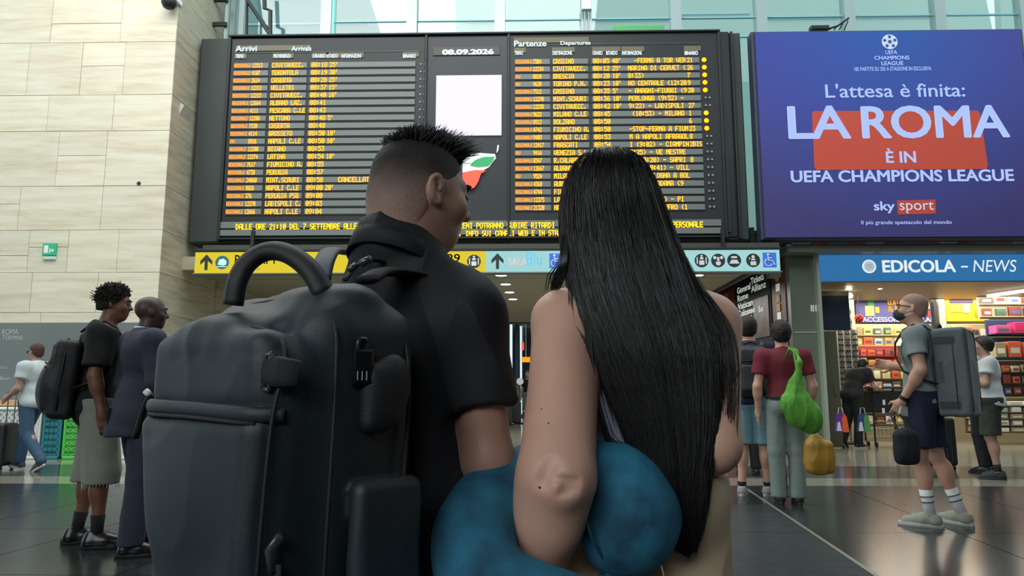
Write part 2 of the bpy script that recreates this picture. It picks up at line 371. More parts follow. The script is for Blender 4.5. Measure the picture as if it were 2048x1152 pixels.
# grey information hoarding
r = RECT(-80, 645, 292, 800, YL-.25)
t = thing('wall_hoarding', 'grey hoarding with faint white lettering low on the travertine wall', 'hoarding')
m = MB(); m.box(r[0]-2, r[1], YL-.22, YL-.01, r[2]-.05, r[3]); m.o('panel', mat('hoarding_grey', '6e7674', .5, noise=.2, nscale=2), t)
M_t = mat('faded_white', 'b6bbb8', .6)
for s, q in (('ROMA', (4, 658, 36, 669)), ('TERMINI', (4, 671, 44, 680)), ('Orari', (0, 732, 14, 738)), ('Binari', (0, 753, 20, 760))):
    text('lettering', s, RECT(*q, YL-.23), YL-.225, M_t, t)
r = RECT(-80, 800, 292, 812, YL-.25); m = MB(); m.bbox(r[0]-2, r[1], YL-.3, YL-.01, r[2], r[3]); m.o('ledge', mat('ledge_wood', 'b98f6a', .5), t)
# perforated barrier boxes below it
M_inner = mat('barrier_inner', '46504a', .7)
for k, (x0, x1, c, lb) in enumerate(((-70, 82, 'dfe3dc', 'off-white'), (84, 124, '2f8791', 'teal'), (126, 168, '5fd15a', 'bright green'), (170, 262, 'd9ddd6', 'pale grey'))):
    Yb = 11.6; r = RECT(x0, 815, x1, 908, Yb); z1 = r[3]
    t = thing('planter_box', ('off-white perforated barrier box at the end of the row below the hoarding', 'teal perforated barrier box below the grey hoarding', 'bright green perforated barrier box below the grey hoarding', 'pale grey perforated barrier box behind the boy in long shorts')[k], 'planter', (r[0], Yb, 0))
    w = r[1]-r[0]-.02; cm = mat('barrier_'+str(k), c, .4)
    m = MB(); m.box(.02, w-.02, .03, .6, 0, z1-.02); m.o('inner_box', mat('barrier_in'+str(k), c, .6, noise=.6, nscale=3, col2='303a36'), t)
    m = MB(); m.bbox(0, w, 0, .62, z1-.04, z1); m.bbox(0, w, 0, .62, 0, .05); m.bbox(0, .03, 0, .03, 0, z1); m.bbox(w-.03, w, 0, .03, 0, z1)
    m.o('rim', cm, t)
    m = MB(); p = .098; n = int(w/p)
    for a in range(n):
        for b in range(int((z1-.1)/p)):
            cx, cz = .035+(a+.5)*(w-.07)/n, .06+(b+.5)*p; R = p*.5
            ring = [(cx+q*math.cos(u), .0, cz+q*math.sin(u)) for q in (R*1.02, R*.68) for u in [i*math.pi/5 for i in range(10)]]
            m.add(ring, [(i, (i+1) % 10, 10+(i+1) % 10, 10+i) for i in range(10)])
    o = m.o('ring_lattice', cm, t); o['kind'] = 'stuff'

# speaker box and camera on the return
c = W(357, 228, 12.9); t = thing('wall_speaker', 'pale grey box speaker bracketed to the stone return beside the board', 'speaker', c)
m = MB(); R = Matrix.Rotation(math.radians(25), 4, 'Y'); m.box(-.11, .14, -.2, .15, -.17, .17, R); m.o('cabinet', mat('speaker_grey', 'bdbdb2', .5), t)
m = MB(); m.tube([(-.1, .0, -.1), (-.18, .0, .1), (-.2, .1, .3)], .02, 6); m.tube([(.05, 0, .2), (-.1, 0, .45), (-.22, 0, .6)], .015, 6); m.o('bracket', M_dark, t)
c = W(338, 4, 12.2); t = thing('dome_camera', 'black dome camera at the top edge of the travertine wall', 'camera', c)
m = MB(); m.lathe([(.05, -.13), (.1, -.1), (.13, -.03), (.13, .02), (.09, .06)], n=14); m.o('dome', M_black, t, True)
m = MB(); m.box(-.12, .12, -.05, .25, .05, .14); m.o('mount', M_white, t)

# ---- high glazing behind the boards, with the space beyond it
YW = 14.3; YB = 22.0
gz0 = 3.3
win = struct(thing('window_1', 'tall glazed screen behind and above the boards', 'window')); del win['category']; del win['label']
M_mull = mat('mullion', 'a3b5b4', .4, .5); M_pane = glassm('screen_glass', 'eaf6f5', .06)
xs = [W(p, 35, YW).x for p in (398, 470, 487, 655, 825, 1000, 1172, 1350, 1520, 1695, 1875, 2045, 2200)]
for i, x in enumerate(xs):
    wd_ = .05 if i in (1, 2) else .11
    m = MB(); m.box(x-wd_, x+wd_, YW-.12, YW+.1, gz0, 12); m.o('mullion', M_mull, win)
for i in range(len(xs)-1):
    m = MB(); m.box(xs[i]+.05, xs[i+1]-.05, YW-.01, YW+.005, gz0, 12); m.o('pane', M_pane, win)
for py in (78, 40):
    z = W(1100, py, YW).z; m = MB(); m.box(xs[3], xs[-1], YW-.03, YW+.03, z-.012, z+.012); m.o('glazing_bar', mat('bar_blue', '8fd0dc', .3), win)
m = MB(); x = xs[3]; m.box(x+.12, x+.16, YW-.1, YW+.05, gz0, 12); m.o('edge_strip', mat('edge_green', '7fe0cc', .3, emit=.2), win)
# opened vent with black stay beside the stone return
c = W(432, 45, 13.9); t = thing('vent_window', 'open vent frame with a black stay above the board corner', 'window frame', c)
m = MB(); 
for a in (-.22, .22): m.box(a-.03, a+.03, -.03, .03, -.6, 2)
m.box(-.22, .22, -.03, .03, .9, .97); m.o('frame', M_mull, t)
m = MB(); m.box(-.1, .26, -.1, -.04, -.12, -.04); m.box(-.1, -.04, -.12, -.04, -.1, .25); m.box(-.25, .25, -.12, -.04, .42, .52); m.o('stay', M_black, t)
m = MB(); m.tube([(.5, 0, 1.2), (.62, 0, .5), (1.25, .0, -.45)], .04, 6); m.tube([(.62, 0, .5), (.66, 0, -.5)], .03, 6); m.tube([(.95, 0, .9), (1.0, 0, .3), (1.12, 0, .25), (1.15, 0, -.5)], .045, 6); m.o('drain_pipe', M_dark, t)
# building across the light well, seen through the glass
def flat(name, quad, Y, m, dy=.3, parent=None):
    P = [W(px, py, Y) for px, py in quad]; v = [(p.x, Y, p.z) for p in P]+[(p.x, Y+dy, p.z) for p in P]; n = len(P)
    return pyd(name, v, [tuple(range(n))[::-1], tuple(range(n, 2*n))]+[(k, (k+1) % n, (k+1) % n+n, k+n) for k in range(n)], m, parent)
M_bw1 = mat('courtyard_grey', '86a5a6', .8, noise=.4, nscale=.5, col2='5c7475'); M_bw2 = mat('courtyard_pale', 'bcd2c6', .7, noise=.3, nscale=.3, col2='9cc0c4')
bw = struct(flat('wall_back', [(360, 300), (360, -60), (722, -60), (765, 80), (765, 300)], YB, M_bw1))
flat('panel', [(765, 300), (765, 76), (912, 76), (912, 300)], YB, M_bw1, parent=bw)
flat('panel', [(912, 470), (912, 60), (908, -60), (1960, -60), (1985, 60), (1985, 470)], YB, M_bw2, parent=bw)
flat('panel', [(2003, 470), (2003, 60), (1998, -60), (2300, -60), (2300, 470)], YB, M_bw2, parent=bw)
for p0, p1 in ((480, 640), (655, 735), (930, 1010), (1180, 1340), (1360, 1500), (1530, 1680), (1700, 1860)):
    m = MB(); a = W(p0, 44, YB).x; b = W(p1, 44, YB).x; z = W(1000, 44 if p0 != 1360 else 33, YB).z; m.box(a, b, YB-.06, YB-.01, z-.03, z+.02); m.o('ledge', mat('ledge_blue', 'a8dbe4', .4), bw)
c = W(1173, 12, 14.0); t = thing('ceiling_sensor', 'white sensor box on a rod in front of the high glazing', 'sensor', c)
m = MB(); m.bbox(-.1, .1, -.06, .06, -.1, .14); m.o('sensor_box', M_white, t); m = MB(); m.tube([(-.04, 0, -.1), (-.04, 0, -.6)], .012, 6); m.tube([(.04, 0, -.1), (.04, 0, -.6)], .012, 6); m.tube([(0, 0, .14), (0, 0, 1.2)], .03, 6); m.o('rod', M_steel, t)
r = RECT(1225, 60, 1325, 66, 13.6); t = MB().bbox(r[0], r[1], 13.4, 13.6, r[2]-.2, r[3]).o('green_casing', mat('casing_green', '4fae62', .4)); tag(t, 'slim green casing lying on top of the departures board', 'casing')
c = W(1655, 58, 13.2); t = thing('roof_bracket', 'black bracket with wires on top of the blue billboard', 'bracket', c)
m = MB(); m.bbox(-.32, .02, -.05, .1, -.02, .06); m.tube([(.0, 0, 0), (.2, 0, .06), (.42, 0, .22)], .02, 5)
for k in range(4): m.tube([(.02+k*.1, 0, -.02), (.1+k*.1, 0, .03+.045*k)], .012, 4)
m.o('arm', M_black, t)

# ---- passage below the board
HC = W(1100, 549, 13.9).z
struct(MB().box(4.2, 5.25, 13.9, 23.6, HC+.75, HC+.85).o('ceiling', mat('recess_dark', '2e3430', .6))); struct(MB().box(4.16, 4.24, 13.4, 23.5, HC-.06, HC+.8).o('trim_2', M_dark))
ceil = struct(MB().box(-6.6, 4.2, 13.2, 23.6, HC, HC+.25).o('ceiling', mat('passage_ceiling', 'a5a28e', .6)))
struct(MB().box(-6.6, 4.9, 23.6, 42, HC+1.0, HC+1.2).o('ceiling', mat('hall_ceiling', '7f9095', .6)))
struct(MB().box(-6.6, 4.9, 23.55, 23.75, HC-.05, HC+1.1).o('beam', mat('beam_grey', '5d6a6c', .6)))
struct(MB().box(-16, 16, 42, 42.3, 0, 9).o('wall_end', mat('end_wall', '46525a', .8)))
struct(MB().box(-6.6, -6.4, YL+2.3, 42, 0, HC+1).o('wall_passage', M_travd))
# beam line above the passage (behind the sign)
struct(MB().box(-6.0, 4.55, 13.0, 13.35, HC+.02, W(1000, 492, 13.2).z).o('beam', mat('beam_bronze', '4b4a42', .5, .3)))
M_lamp = glow('lamp_white', 'fffaf0', 4)
def downlight(x, y, z, lb, r=.11, g='recessed downlights of the passage ceiling'):
    t = thing('downlight', lb, 'ceiling light', (x, y, z), 0, g)
    MB().disc((0, 0, -.012), r, 'z', 16, .008).o('lens', M_lamp, t)
    m = MB(); m.lathe([(r*1.15, -.01), (r*1.25, 0)], n=16); m.o('trim_ring', M_steel, t)
for j, py in enumerate((550, 568, 584, 598)):
    for cx in (1002, 1372):
        t_ = (HC-1.05)/(W(cx, py, 10).z-1.05)*10; x = W(cx, py, t_).x
        if cx == 1002: x = W(1002, 550, 13.9).x+(j*.0)+.05*j; lb = 'round white downlight over the passage between the couple, %s' % ('nearest of its row', 'second of its row', 'third of its row', 'last of its row')[j]
        else: x = 3.3+.05*j; lb = 'round white downlight beside the football store, %s' % ('nearest of its row', 'second of its row', 'third of its row', 'last of its row')[j]
        downlight(x, t_, HC, lb)
        if cx == 1002: downlight(-3.2+.05*j, t_, HC, 'round white downlight over the far side of the passage by the stone return, %s' % ('nearest', 'second', 'third', 'last')[j])
# far end of the passage
for i, (px, wpx, Yc, c) in enumerate(((1013, 8, 24.5, 'b3c4c6'), (1022, 5, 30, 'dff2f6'), (1034, 7, 33, '39464c'), (1042, 4, 36, 'e8f6fa'), (1067, 9, 33, '39464c'))):
    r = RECT(px-wpx/2, 700, px+wpx/2, 780, Yc); o = struct(MB().box(r[0], r[1], Yc, Yc+.3, 0, HC+1).o('column', glow('light_strip', 'd4ecf2', 1.1) if i in (1, 3) else mat('column_'+str(i), c, .5)))
def far_sign(px, py, Y, r, col, lb, white=False):
    p = W(px, py, Y); t = thing('round_sign', lb, 'sign', (p.x, Y, 0))
    MB().disc((0, 0, p.z), r, n=20, h=.03).o('disc', mat('sign_'+col, col, .4, emit=.25), t)
    if not white: MB().box(-r*.6, r*.6, -.04, -.032, p.z-.06, p.z+.06).o('bar', M_white, t)
    MB().tube([(0, 0, 0), (0, 0, p.z-r)], .025, 8).o('post', M_steel, t); MB().lathe([(.2, 0), (.2, .03), (.05, .05)]).o('foot', M_dark, t)
far_sign(1018, 764, 24, .15, 'c43a26', 'red round sign on a post at the far end of the passage'); far_sign(1040, 763, 25, .12, 'dfe6e4', 'white round sign on a post at the far end of the passage', True)
r = RECT(1043, 714, 1060, 724, 27); t = thing('orange_display', 'small orange lit display hanging at the far end of the passage', 'display'); MB().bbox(r[0], r[1], 27, 27.2, r[2], r[3]).o('screen', glow('orange_screen', 'ff8a1c', 1.6), t)
MB().tube([((r[0]+r[1])/2, 27.1, r[3]), ((r[0]+r[1])/2, 27.1, HC+1)], .02, 6).o('rod', M_steel, t)
r = RECT(1043, 685, 1048, 700, 25); t = thing('red_beacon', 'red beacon lamp hanging over the far passage', 'lamp'); MB().box(r[0], r[1], 25, 25.1, r[2], r[3]).o('lamp_body', glow('beacon', 'ff5a3c', 1.2), t); MB().tube([((r[0]+r[1])/2, 25.05, r[3]), ((r[0]+r[1])/2, 25.05, HC+1)], .015, 5).o('rod', M_steel, t)

# ---- store front on the right of the passage
XS = W(1583, 700, 14.0).x; DX = -.035
def SP(Y, z): return (XS+(Y-14.0)*DX, Y, z)
def side(name, Y0_, Y1_, z0, z1, m, parent, th=.05, off=0):
    v = []
    for o_ in (0, th):
        for (y, z) in ((Y0_, z0), (Y1_, z0), (Y1_, z1), (Y0_, z1)): p = SP(y, z); v.append((p[0]+o_-off, p[1], p[2]))
    return pyd(name, v, [(0, 1, 2, 3), (7, 6, 5, 4), (0, 4, 5, 1), (1, 5, 6, 2), (2, 6, 7, 3), (3, 7, 4, 0)], m, parent)
st = thing('football_store_front', 'store front with maroon posters and white price list beside the steel pier', 'shop front', (0, 0, 0))
zt = W(1583, 512, 14.0).z
side('glass_wall', 14.0, 23, 0, zt, mat('store_glass', '2a3431', .5, spec=.2), st)
side('maroon_poster', 17.1, 20.5, .6, zt-.15, mat('maroon', '6a3230', .6, spec=.2, noise=.25, nscale=2), st, .03, .04)
side('maroon_strip', 14.05, 14.75, .6, zt-.1, mat('maroon_dark', '5a2a28', .45), st, .03, .04)
side('dark_window', 14.85, 17.0, .6, zt-.1, mat('store_window', '1f2b28', .6, spec=.15), st, .03, .03)
side('poster_photo', 14.95, 15.85, 2.2, 3.05, mat('photo', '6b5356', .4, noise=.9, nscale=5, col2='39413f'), st, .02, .05)
side('head_rail', 13.9, 23, zt, zt+.12, mat('rail_bronze', '6f6b5c', .4, .5), st, .12, .08)
def stext(body, Ya, Yb, z0, z1, m, bold=.01, name='lettering'):       # lettering on the side wall, reads along -Y to the viewer's right
    def fn(P):
        u = (P[:, 0]-0)/(1.); Y = Yb+(Ya-Yb)*u; X = XS+(Y-14.0)*DX-.06
        return np.stack([X, Y, P[:, 2]], 1)
    return text(name, body, (0, 1, z0, z1), 0, m, st, bold, fn=fn)
M_w = mat('print_white', 'd6dcd4', .5, emit=.3)  # white print with a faint glow added to brighten the lettering
for s, py, w in (('General', 574, .75), ('Rome', 590, .6), ('Vatican', 607, .85), ('Colosseo', 622, .95), ('Digital', 638, .75), ('Open Tour', 652, 1.0)):
    Yt = 16.2; za = W(1524, py-6, Yt).z; zb = W(1524, py+7, Yt).z; stext(s, 16.8-w*1.15, 16.85, zb, za, M_w, .03)
for s, py, w in (('Tickets', 553, .75), ('Allianz', 570, .85)):
    za = W(1550, py-7, 15.2).z; zb = W(1550, py+7, 15.2).z; stext(s, 15.85-w, 15.9, zb, za, M_w, .02)
stext('Bus', 15.2, 15.5, W(1550, 622, 15.2).z, W(1550, 609, 15.2).z, M_w, .02)
M_gold = mat('gold_print', 'c79a3c', .5)
def shield(Y, z, w, h, m):
    u = [(-.5, .5), (.5, .5), (.5, -.1), (.25, -.42), (0, -.55), (-.25, -.42), (-.5, -.1)]; v = []
    for o_ in (.06, .045):
        for a, b in u: p = SP(Y-a*w, z+b*h); v.append((p[0]-o_, p[1], p[2]))
    return pyd('shield_emblem', v, [tuple(range(7)), tuple(range(7, 14))[::-1]]+[(k, k+7, (k+1) % 7+7, (k+1) % 7) for k in range(7)], m, st)
zz = W(1455, 605, 19.2).z; shield(19.2, zz, .62, .52, M_gold); shield(14.4, W(1572, 548, 14.4).z, .3, .3, M_gold)
stext('AS', 18.95, 19.45, zz-.1, zz+.15, mat('maroon_letter', '6a2f2c', .5), .05)
stext('ROMA STORE', 18.7, 19.6, W(1460, 627, 19).z, W(1460, 620, 19).z, M_w, .02)
stext('IL TUO', 18.8, 19.6, W(1460, 640, 19).z, W(1460, 632, 19).z, M_gold, .03)
side('player_figure', 17.6, 18.3, W(1485, 650, 18).z, W(1485, 590, 18).z, mat('figure_print', '3d3a3a', .5, noise=.9, nscale=6, col2='c98f5c'), st, .01, .05)
for py in (575, 597, 615, 632, 650, 666, 684, 702):
    z = W(1573, py, 14.4).z; m = MB(); q = .075
    v = [SP(14.4+a*q*1.2, z+b*q) for a, b in ((-1, -1), (1, -1), (1, 1), (-1, 1))]; m.add([(x-.055, y, z_) for x, y, z_ in v]+[(x-.045, y, z_) for x, y, z_ in v], [(0, 1, 2, 3), (4, 7, 6, 5)]); m.o('icon', M_w if py < 580 or py % 3 else M_gold, st)
struct(MB().box(XS-.02, W(1633, 700, 14.0).x, 13.85, 14.5, 0, W(1600, 488, 13.9).z).o('pier', mat('pier_steel', '75806f', .38, .35, noise=.3, nscale=1.5)))
pier = thing('pier_trim', 'pale vertical edge trim and seam on the steel pier', 'trim')
x = W(1638, 700, 13.9).x; MB().box(x-.03, x+.03, 13.7, 14.0, 0, W(1600, 488, 13.8).z).o('edge_strip', mat('edge_pale', 'b5bdae', .35, .4), pier)
r = RECT(1588, 663, 1634, 666, 13.84); MB().box(r[0], r[1], 13.835, 13.85, r[2], r[3]).o('seam', mat('seam_pale', '9aa393', .4), pier)
for k, (a, b) in enumerate(((1621, 629), (1628, 630), (1632, 634))):
    r = RECT((1622, 1626, 1631)[k], 610, (1624, 1628, 1635)[k], 623, 13.84); MB().box(r[0], r[1], 13.84, 13.85, r[2], r[3]).o('mark', M_w, pier)
struct(MB().box(-6, 20, 13.9, 14.28, W(1300, 492, 13.9).z+.0, W(1300, 470, 13.9).z).o('trim_1', mat('trim_bronze', '54564f', .4, .4)))
# ================================================================== BOARDS, SIGNS
YBd = 13.2; X_ = lambda px, py=132: W(px, py, YBd).x; Z_ = lambda py, px=700: W(px, py, YBd).z
bd = thing('departure_board', 'huge black arrivals and departures board with orange lettering', 'display board', (0, 0, 0))
zT, zB = Z_(72), Z_(484); xl, xr = X_(372, 490), X_(1503, 482)
MB().bbox(xl+.02, xr-.02, YBd+.02, YBd+.5, zB, zT, .03).o('housing', M_housing, bd)
def fr(x0, y0, x1, y1, name, m, d0=.06, d1=.02, par=bd):
    return MB().bbox(X_(x0, y1) if 0 else W(x0, (y0+y1)/2, YBd).x, W(x1, (y0+y1)/2, YBd).x, YBd-d0, YBd+d1+.02, Z_(y1, (x0+x1)/2), Z_(y0, (x0+x1)/2), .008).o(name, m, par)
M_face = mat('board_face', '14191b', .5); M_face2 = mat('board_face_centre', '1a2026', .45)
xa = X_(462, 130); xb = X_(852, 130); xc = X_(1018, 130); xd = X_(1412, 130); xe = X_(1438, 130)
def panel(name, x0, x1, z0, z1, m, d=.03): return MB().bbox(x0, x1, YBd-d, YBd+.03, z0, z1, .01).o(name, m, bd)
panel('arrivals_panel', xa, xb, Z_(472), Z_(76), M_face); panel('centre_panel', xb+.01, xc-.01, Z_(472), Z_(74), M_face2, .02); panel('departures_panel', xc, xe, Z_(472), Z_(72), M_face)
panel('side_panel', xe+.03, xr-.25, Z_(478), Z_(72), mat('side_grey', '1e2526', .4, .2), .015)
for x0, x1 in ((xa-.05, xa), (xb-.02, xb+.03), (xc-.03, xc+.02), (xe-.02, xe+.03), (X_(1462, 130), X_(1466, 130))): panel('frame_bar', x0, x1, zB+.02, zT-.02, M_dark, .07)
for a, b in ((74, 70), (476, 480)): panel('frame_bar', xa-.05, xe+.03, Z_(max(a, b)), Z_(min(a, b)), M_dark, .08)
MB().box(X_(1449, 330)-.0, X_(1454, 330), YBd-.1, YBd, Z_(470), Z_(312)).o('side_bar', M_black, bd)
M_or = glow('led_orange', 'ff9a10', 3.0); M_or2 = glow('led_deep', 'ff8408', 2.6); M_led = glow('led_white', 'e4f4f6', 1.15); M_yel = glow('led_yellow', 'ffb80c', 2.8)
M_row = mat('lamella', '6a716e', .5); M_sl = mat('slot', '101517', .6); M_hdr = mat('header_strip', '69654f', .6); M_hl = mat('head_line', '3d5250', .5)
arr = [('CIVITAVECC.', '08:18', "25'"), ('TERONTOLA', '08:19', "30'"), ('CASERTA', '08:28', "25'"), ('VELLETRI', '08:37', "15'"), ('CIVITAVECC.', '08:40', "10'"), ('ALBANO LAZ.', '08:41', ''), ('PESCARA C.LE', '08:43', ''), ('NETTUNO', '08:48', "5'"), ('CASERTA', '08:48', ''), ('GROSSETO', '08:50', "10'"), ('NAPOLI C.LE', '08:50', "10'"), ('BOIANO', '08:53', ''), ('LATINA', '08:54', "10'"), ('FIUMICINO A.', '08:55', ''), ('PERUGIA', '08:57', ''), ('MINT.SCAURI', '08:58', ''), ('NAPOLI C.LE', '09:00', "20'"), ('PERUGIA PSG', '09:00', ''), ('LADISPOLI C.', '09:03', ''), ('NAPOLI C.LE', '09:04', '')]
an = '12513 4107 2624 12212 12215 12664 4111 12206 7530 4114 8926 12280 12274 7617 4738 24060 8826 376 12270 12666'.split()
dep = [('CASSINO', '08:05', "40'", '  -FERMA A TOR VER', '21', 1), ('CIVITAVECC.', '08:12', "25'", 'MARINA DI CERVET (9', '26', 1), ('BRESCIA', '08:20', "10'", '8:33)', '7', 1), ('TORINO P.N.', '08:23', "10'", 'NO CENTRALE (12:20', '9', 1), ('CASSINO', '08:35', "5'", '- ANAGNI-FIUGGI (9:', '20', 1), ('MINT.SCAURI', '08:36', "10'", 'PERLONGA (9:52) - I', '', 0), ('CIVITAVECC.', '08:42', "10'", '9:22) - LADISPOLI C.', '27', 0), ('MILANO C.LE', '08:45', '', ' (10:53) - MILANO C', '1', 1), ('BOLZANO', '08:50', '', '                  C', '6', 1), ('FIUMICINO A.', '08:50', '', '-STOP-FERMA A FIUM', '23', 1), ('NAPOLI C.LE', '08:53', '', 'M A NAPOLI AFRAGOL', '8', 0), ('FRASCATI', '08:54', '', 'I (9:02) - CIAMPINO', '2BIS', 0), ('VENEZIA S.L.', '08:55', '', '9:25) - VE MESTRE (', '', 0), ('R.CALABRIA', '09:00', '', '- (10:20) - SAPRI (1', '8', 0), ('ALBANO LAZ.', '09:02', '', '     (9:41) - VILLE', '', 0), ('MILANO C.LE', '09:05', '', 'MA A BOLOGNA A BOLOGN', '', 0), ('AURELIA', '09:06', '', '       MADAMA (9', '', 0), ('FIUMICINO A.', '09:08', '', '', '', 0), ('LATINA', '09:10', '', '    (10:16) - PI', '', 0), ('NAPOLI C.LE', '09:12', '', '   NAPOLI AFRO (1', '', 0)]
dn = '7504 12234 8810 9620 7512 12270 12238 9622 8512 4742 9405 12417 9416 8347 12667 9524 4368 4744 12275 21320'.split()
def board(px0, cols, ypx, rows, nums, cat, info, plat, name):
    z0, z1 = W(px0, ypx[0], YBd).z, W(px0, ypx[1], YBd).z; pit = (z0-z1)/19; H = pit*.66; Yf = YBd-.035
    for k in range(20):
        z = z0-k*pit; row = MB()
        for a, b in cols: row.bbox(X_(a), X_(b), Yf-.018, Yf, z-H*.55, z+H*.55, .006)
        ro = row.o(name, M_row, bd); MB().box(X_(cols[0][0]), X_(cols[-1][1]), Yf-.004, Yf, z-pit*.5, z-pit*.5+.03).o('slot', M_sl, ro)
        m = MB(); yt = Yf-.022; r = rows[k]; led(m, r[0], X_(cat[2]), z-H*.5, .0575, H, yt); led(m, r[1], X_(cat[3]), z-H*.5, .0625, H, yt); led(m, nums[k], X_(cat[1]), z-H*.45, .0405, H*.9, yt)
        if r[2]: led(m, r[2], X_(cat[4]), z-H*.5, .058, H, yt)
        if info:
            led(m, r[3][:18], X_(info), z-H*.5, .0615, H, yt); led(m, r[4], X_(plat-1), z-H*.5, .058, H, yt)
            d = MB()
            for q in ((0, 1) if not r[5] else (0,)): d.disc((X_(1407+q*8), yt, z), .02 if not r[5] else .045, n=12, h=.004)
            d.o('status_dot', M_or if r[5] else mat('dot_grey', '8b918c', .5), ro)
        elif k == 15: led(m, 'CANCELLATO', X_(686), z-H*.5, .066, H, yt)
        m.o('led_text', M_or, ro)
        c = MB(); long = k not in (10,) if not info else k not in (2, 3, 12, 15)
        led(c, 'REGIONALE' if long else 'AV', X_(cat[0]), z-H*.37, .036 if long else .05, H*.7, yt); c.o('led_text', M_or2, ro)
        if not info:
            d = MB()
            for q in (0, 1): d.disc((X_(842+q*8), Yf-.004, z), .018, n=8, h=.004)
            d.o('status_dot', mat('dot_grey', '8b918c', .5), ro)
board(640, ((470, 539), (545, 616), (622, 832)), (132, 424), arr, an, (471, 507, 546, 625, 661), None, None, 'arrivals_row')
board(1230, ((1030, 1100), (1105, 1176), (1183, 1398)), (124, 416), dep, dn, (1031, 1066, 1106, 1186, 1224), 1255, 1374, 'departures_row')
# headings
for s, s2, x0, xm, x1, yo in (('Arrivi', 'Arrivals', 471, 514, 583, 0), ('Partenze', 'Departures', 1028, 1093, 1121, -10)):
    w = 106 if not yo else 95
    MB().bbox(X_(x0), X_(x0+150), YBd-.045, YBd-.03, Z_(102+yo), Z_(91+yo), .004).o('heading_strip', M_hdr, bd)
    a = RECT(x0, 91+yo, xm, 103+yo, YBd-.05); text('heading_text', s, a, YBd-.052, M_led, bd, .03)
    a = RECT(x1, 92+yo, x1+(40 if not yo else 60), 102+yo, YBd-.05); text('heading_text', s2, a, YBd-.052, M_led, bd, .03)
    MB().box(X_(x0-3), X_(x0+370), YBd-.04, YBd-.03, Z_(106+yo), Z_(104.5+yo)).o('heading_line', M_hl, bd)
for l_, yo in (((('TRENO', 471, 488), ('PROVENIENZA', 547, 582), ('ORARIO', 625, 652), ('RITARDO', 653, 676), ('INFORMAZIONI', 683, 722), ('BINARIO', 806, 832)), 113), ((('TRENO', 1029, 1046), ('DESTINAZIONE', 1105, 1144), ('ORARIO', 1185, 1205), ('RITARDO', 1212, 1235), ('INFORMAZIONI', 1244, 1283), ('BINARIO', 1369, 1396)), 107)):
    for s, a, b in l_:
        MB().bbox(X_(a-1), X_(b+6), YBd-.045, YBd-.03, Z_(yo+4), Z_(yo-6), .004).o('heading_strip', M_hdr, bd)
        text('heading_text', s, RECT(a, yo-5, b, yo+3, YBd-.05), YBd-.052, M_led, bd, .05)
# ticker
for k, (y0, y1) in enumerate(((448, 461), (464, 476))):
    MB().bbox(X_(462), X_(1428), YBd-.06, YBd-.02, Z_(y1-4), Z_(y0-4), .006).o('ticker_strip', M_row, bd)
    m = MB(); zb = Z_(y1-1.5); h = (y1-y0-1)/1450*13.2*1.0
    if k == 0: led(m, 'DALLE ORE 21:10 DEL 7 SETTEMBRE ALLE ORE 21:10 DEL 8 SETTEMBRE I TRENI POTRANNO SUBIRE RITARDI O VARIAZIONI PER LO SCIOPERO DEL PERSONALE', X_(474, 455), zb, .0635, h, YBd-.064)
    else: led(m, 'TRENORD. INFO SUI CANALI WEB E IN STAZIONE', X_(872, 470), zb, .0615, h, YBd-.064)
    m.o('led_text', M_yel, bd)
# centre: date, white screen, wave emblem
MB().bbox(X_(866), X_(1000), YBd-.04, YBd-.02, Z_(112, 940), Z_(95, 940), .004).o('date_strip', mat('date_strip', '433f36', .5), bd)
text('date_text', '08.09.2026', RECT(884, 98, 988, 109, YBd-.05), YBd-.045, glow('date_glow', 'dcecff', 1.3), bd, .06)
r = RECT(872, 151, 1003, 270, YBd-.05); MB().bbox(r[0], r[1], YBd-.07, YBd-.02, r[2], r[3], .006).o('white_screen', glow('screen_white', 'ece4ff', 1.25), bd)
def outline(name, px, m, Y, th=.02, par=None):
    P = [W(a, b, Y) for a, b in px]; return MB().poly([(p.x, p.z) for p in P][::-1], Y, Y+th).o(name, m, par)
outline('emblem_white', [(925, 312), (960, 306), (990, 308), (992, 316), (978, 334), (960, 344), (935, 350), (925, 350)], mat('emb_white', 'd9e3e0', .4, emit=.35), YBd-.04, .02, bd)
outline('emblem_green', [(940, 330), (950, 320), (966, 314), (989, 313), (985, 322), (976, 331), (955, 333)], mat('emb_green', '2c9a5b', .4, emit=.35), YBd-.06, .02, bd)
outline('emblem_red', [(925, 345), (950, 340), (972, 341), (962, 347), (957, 362), (950, 374), (938, 380), (925, 380)], mat('emb_red', 'e2553a', .4, emit=.45), YBd-.08, .02, bd)
outline('emblem_line', [(993, 303), (995, 290), (998, 290), (997, 300), (994, 306)], M_white, YBd-.06, .02, bd)
# ---- hanging direction sign
YS = 12.9; sg = thing('direction_sign', 'long backlit wayfinding sign, yellow half and pale blue half, under the board', 'sign')
def srect(x0, y0, x1, y1): return RECT(x0, y0, x1, y1, YS)
z1 = srect(970, 502, 980, 544)[3]; z0 = srect(970, 502, 980, 544)[2]; XA, XM, XB = W(389, 530, YS).x, W(972, 525, YS).x, W(1560, 521, YS).x
MB().bbox(XA, XM, YS, YS+.2, z0, z1, .008).o('yellow_panel', glow('sign_yellow', 'e8d23a', .95), sg)
MB().bbox(XM, XB, YS, YS+.2, z0, z1, .008).o('blue_panel', glow('sign_cyan', 'a6dcdc', .95), sg)
MB().bbox(XA-.03, XB+.03, YS-.01, YS+.21, z1, z1+.05, .01).o('top_rail', M_dark, sg); MB().bbox(XA-.03, XB+.03, YS-.01, YS+.21, z0-.025, z0, .005).o('lower_rail', mat('rail_grey', '6f7674', .4), sg)
for px in (500, 800, 1150, 1450): x = W(px, 520, YS).x; MB().box(x-.03, x+.03, YS+.05, YS+.12, z1+.04, z1+.42).o('hanger', M_dark, sg)
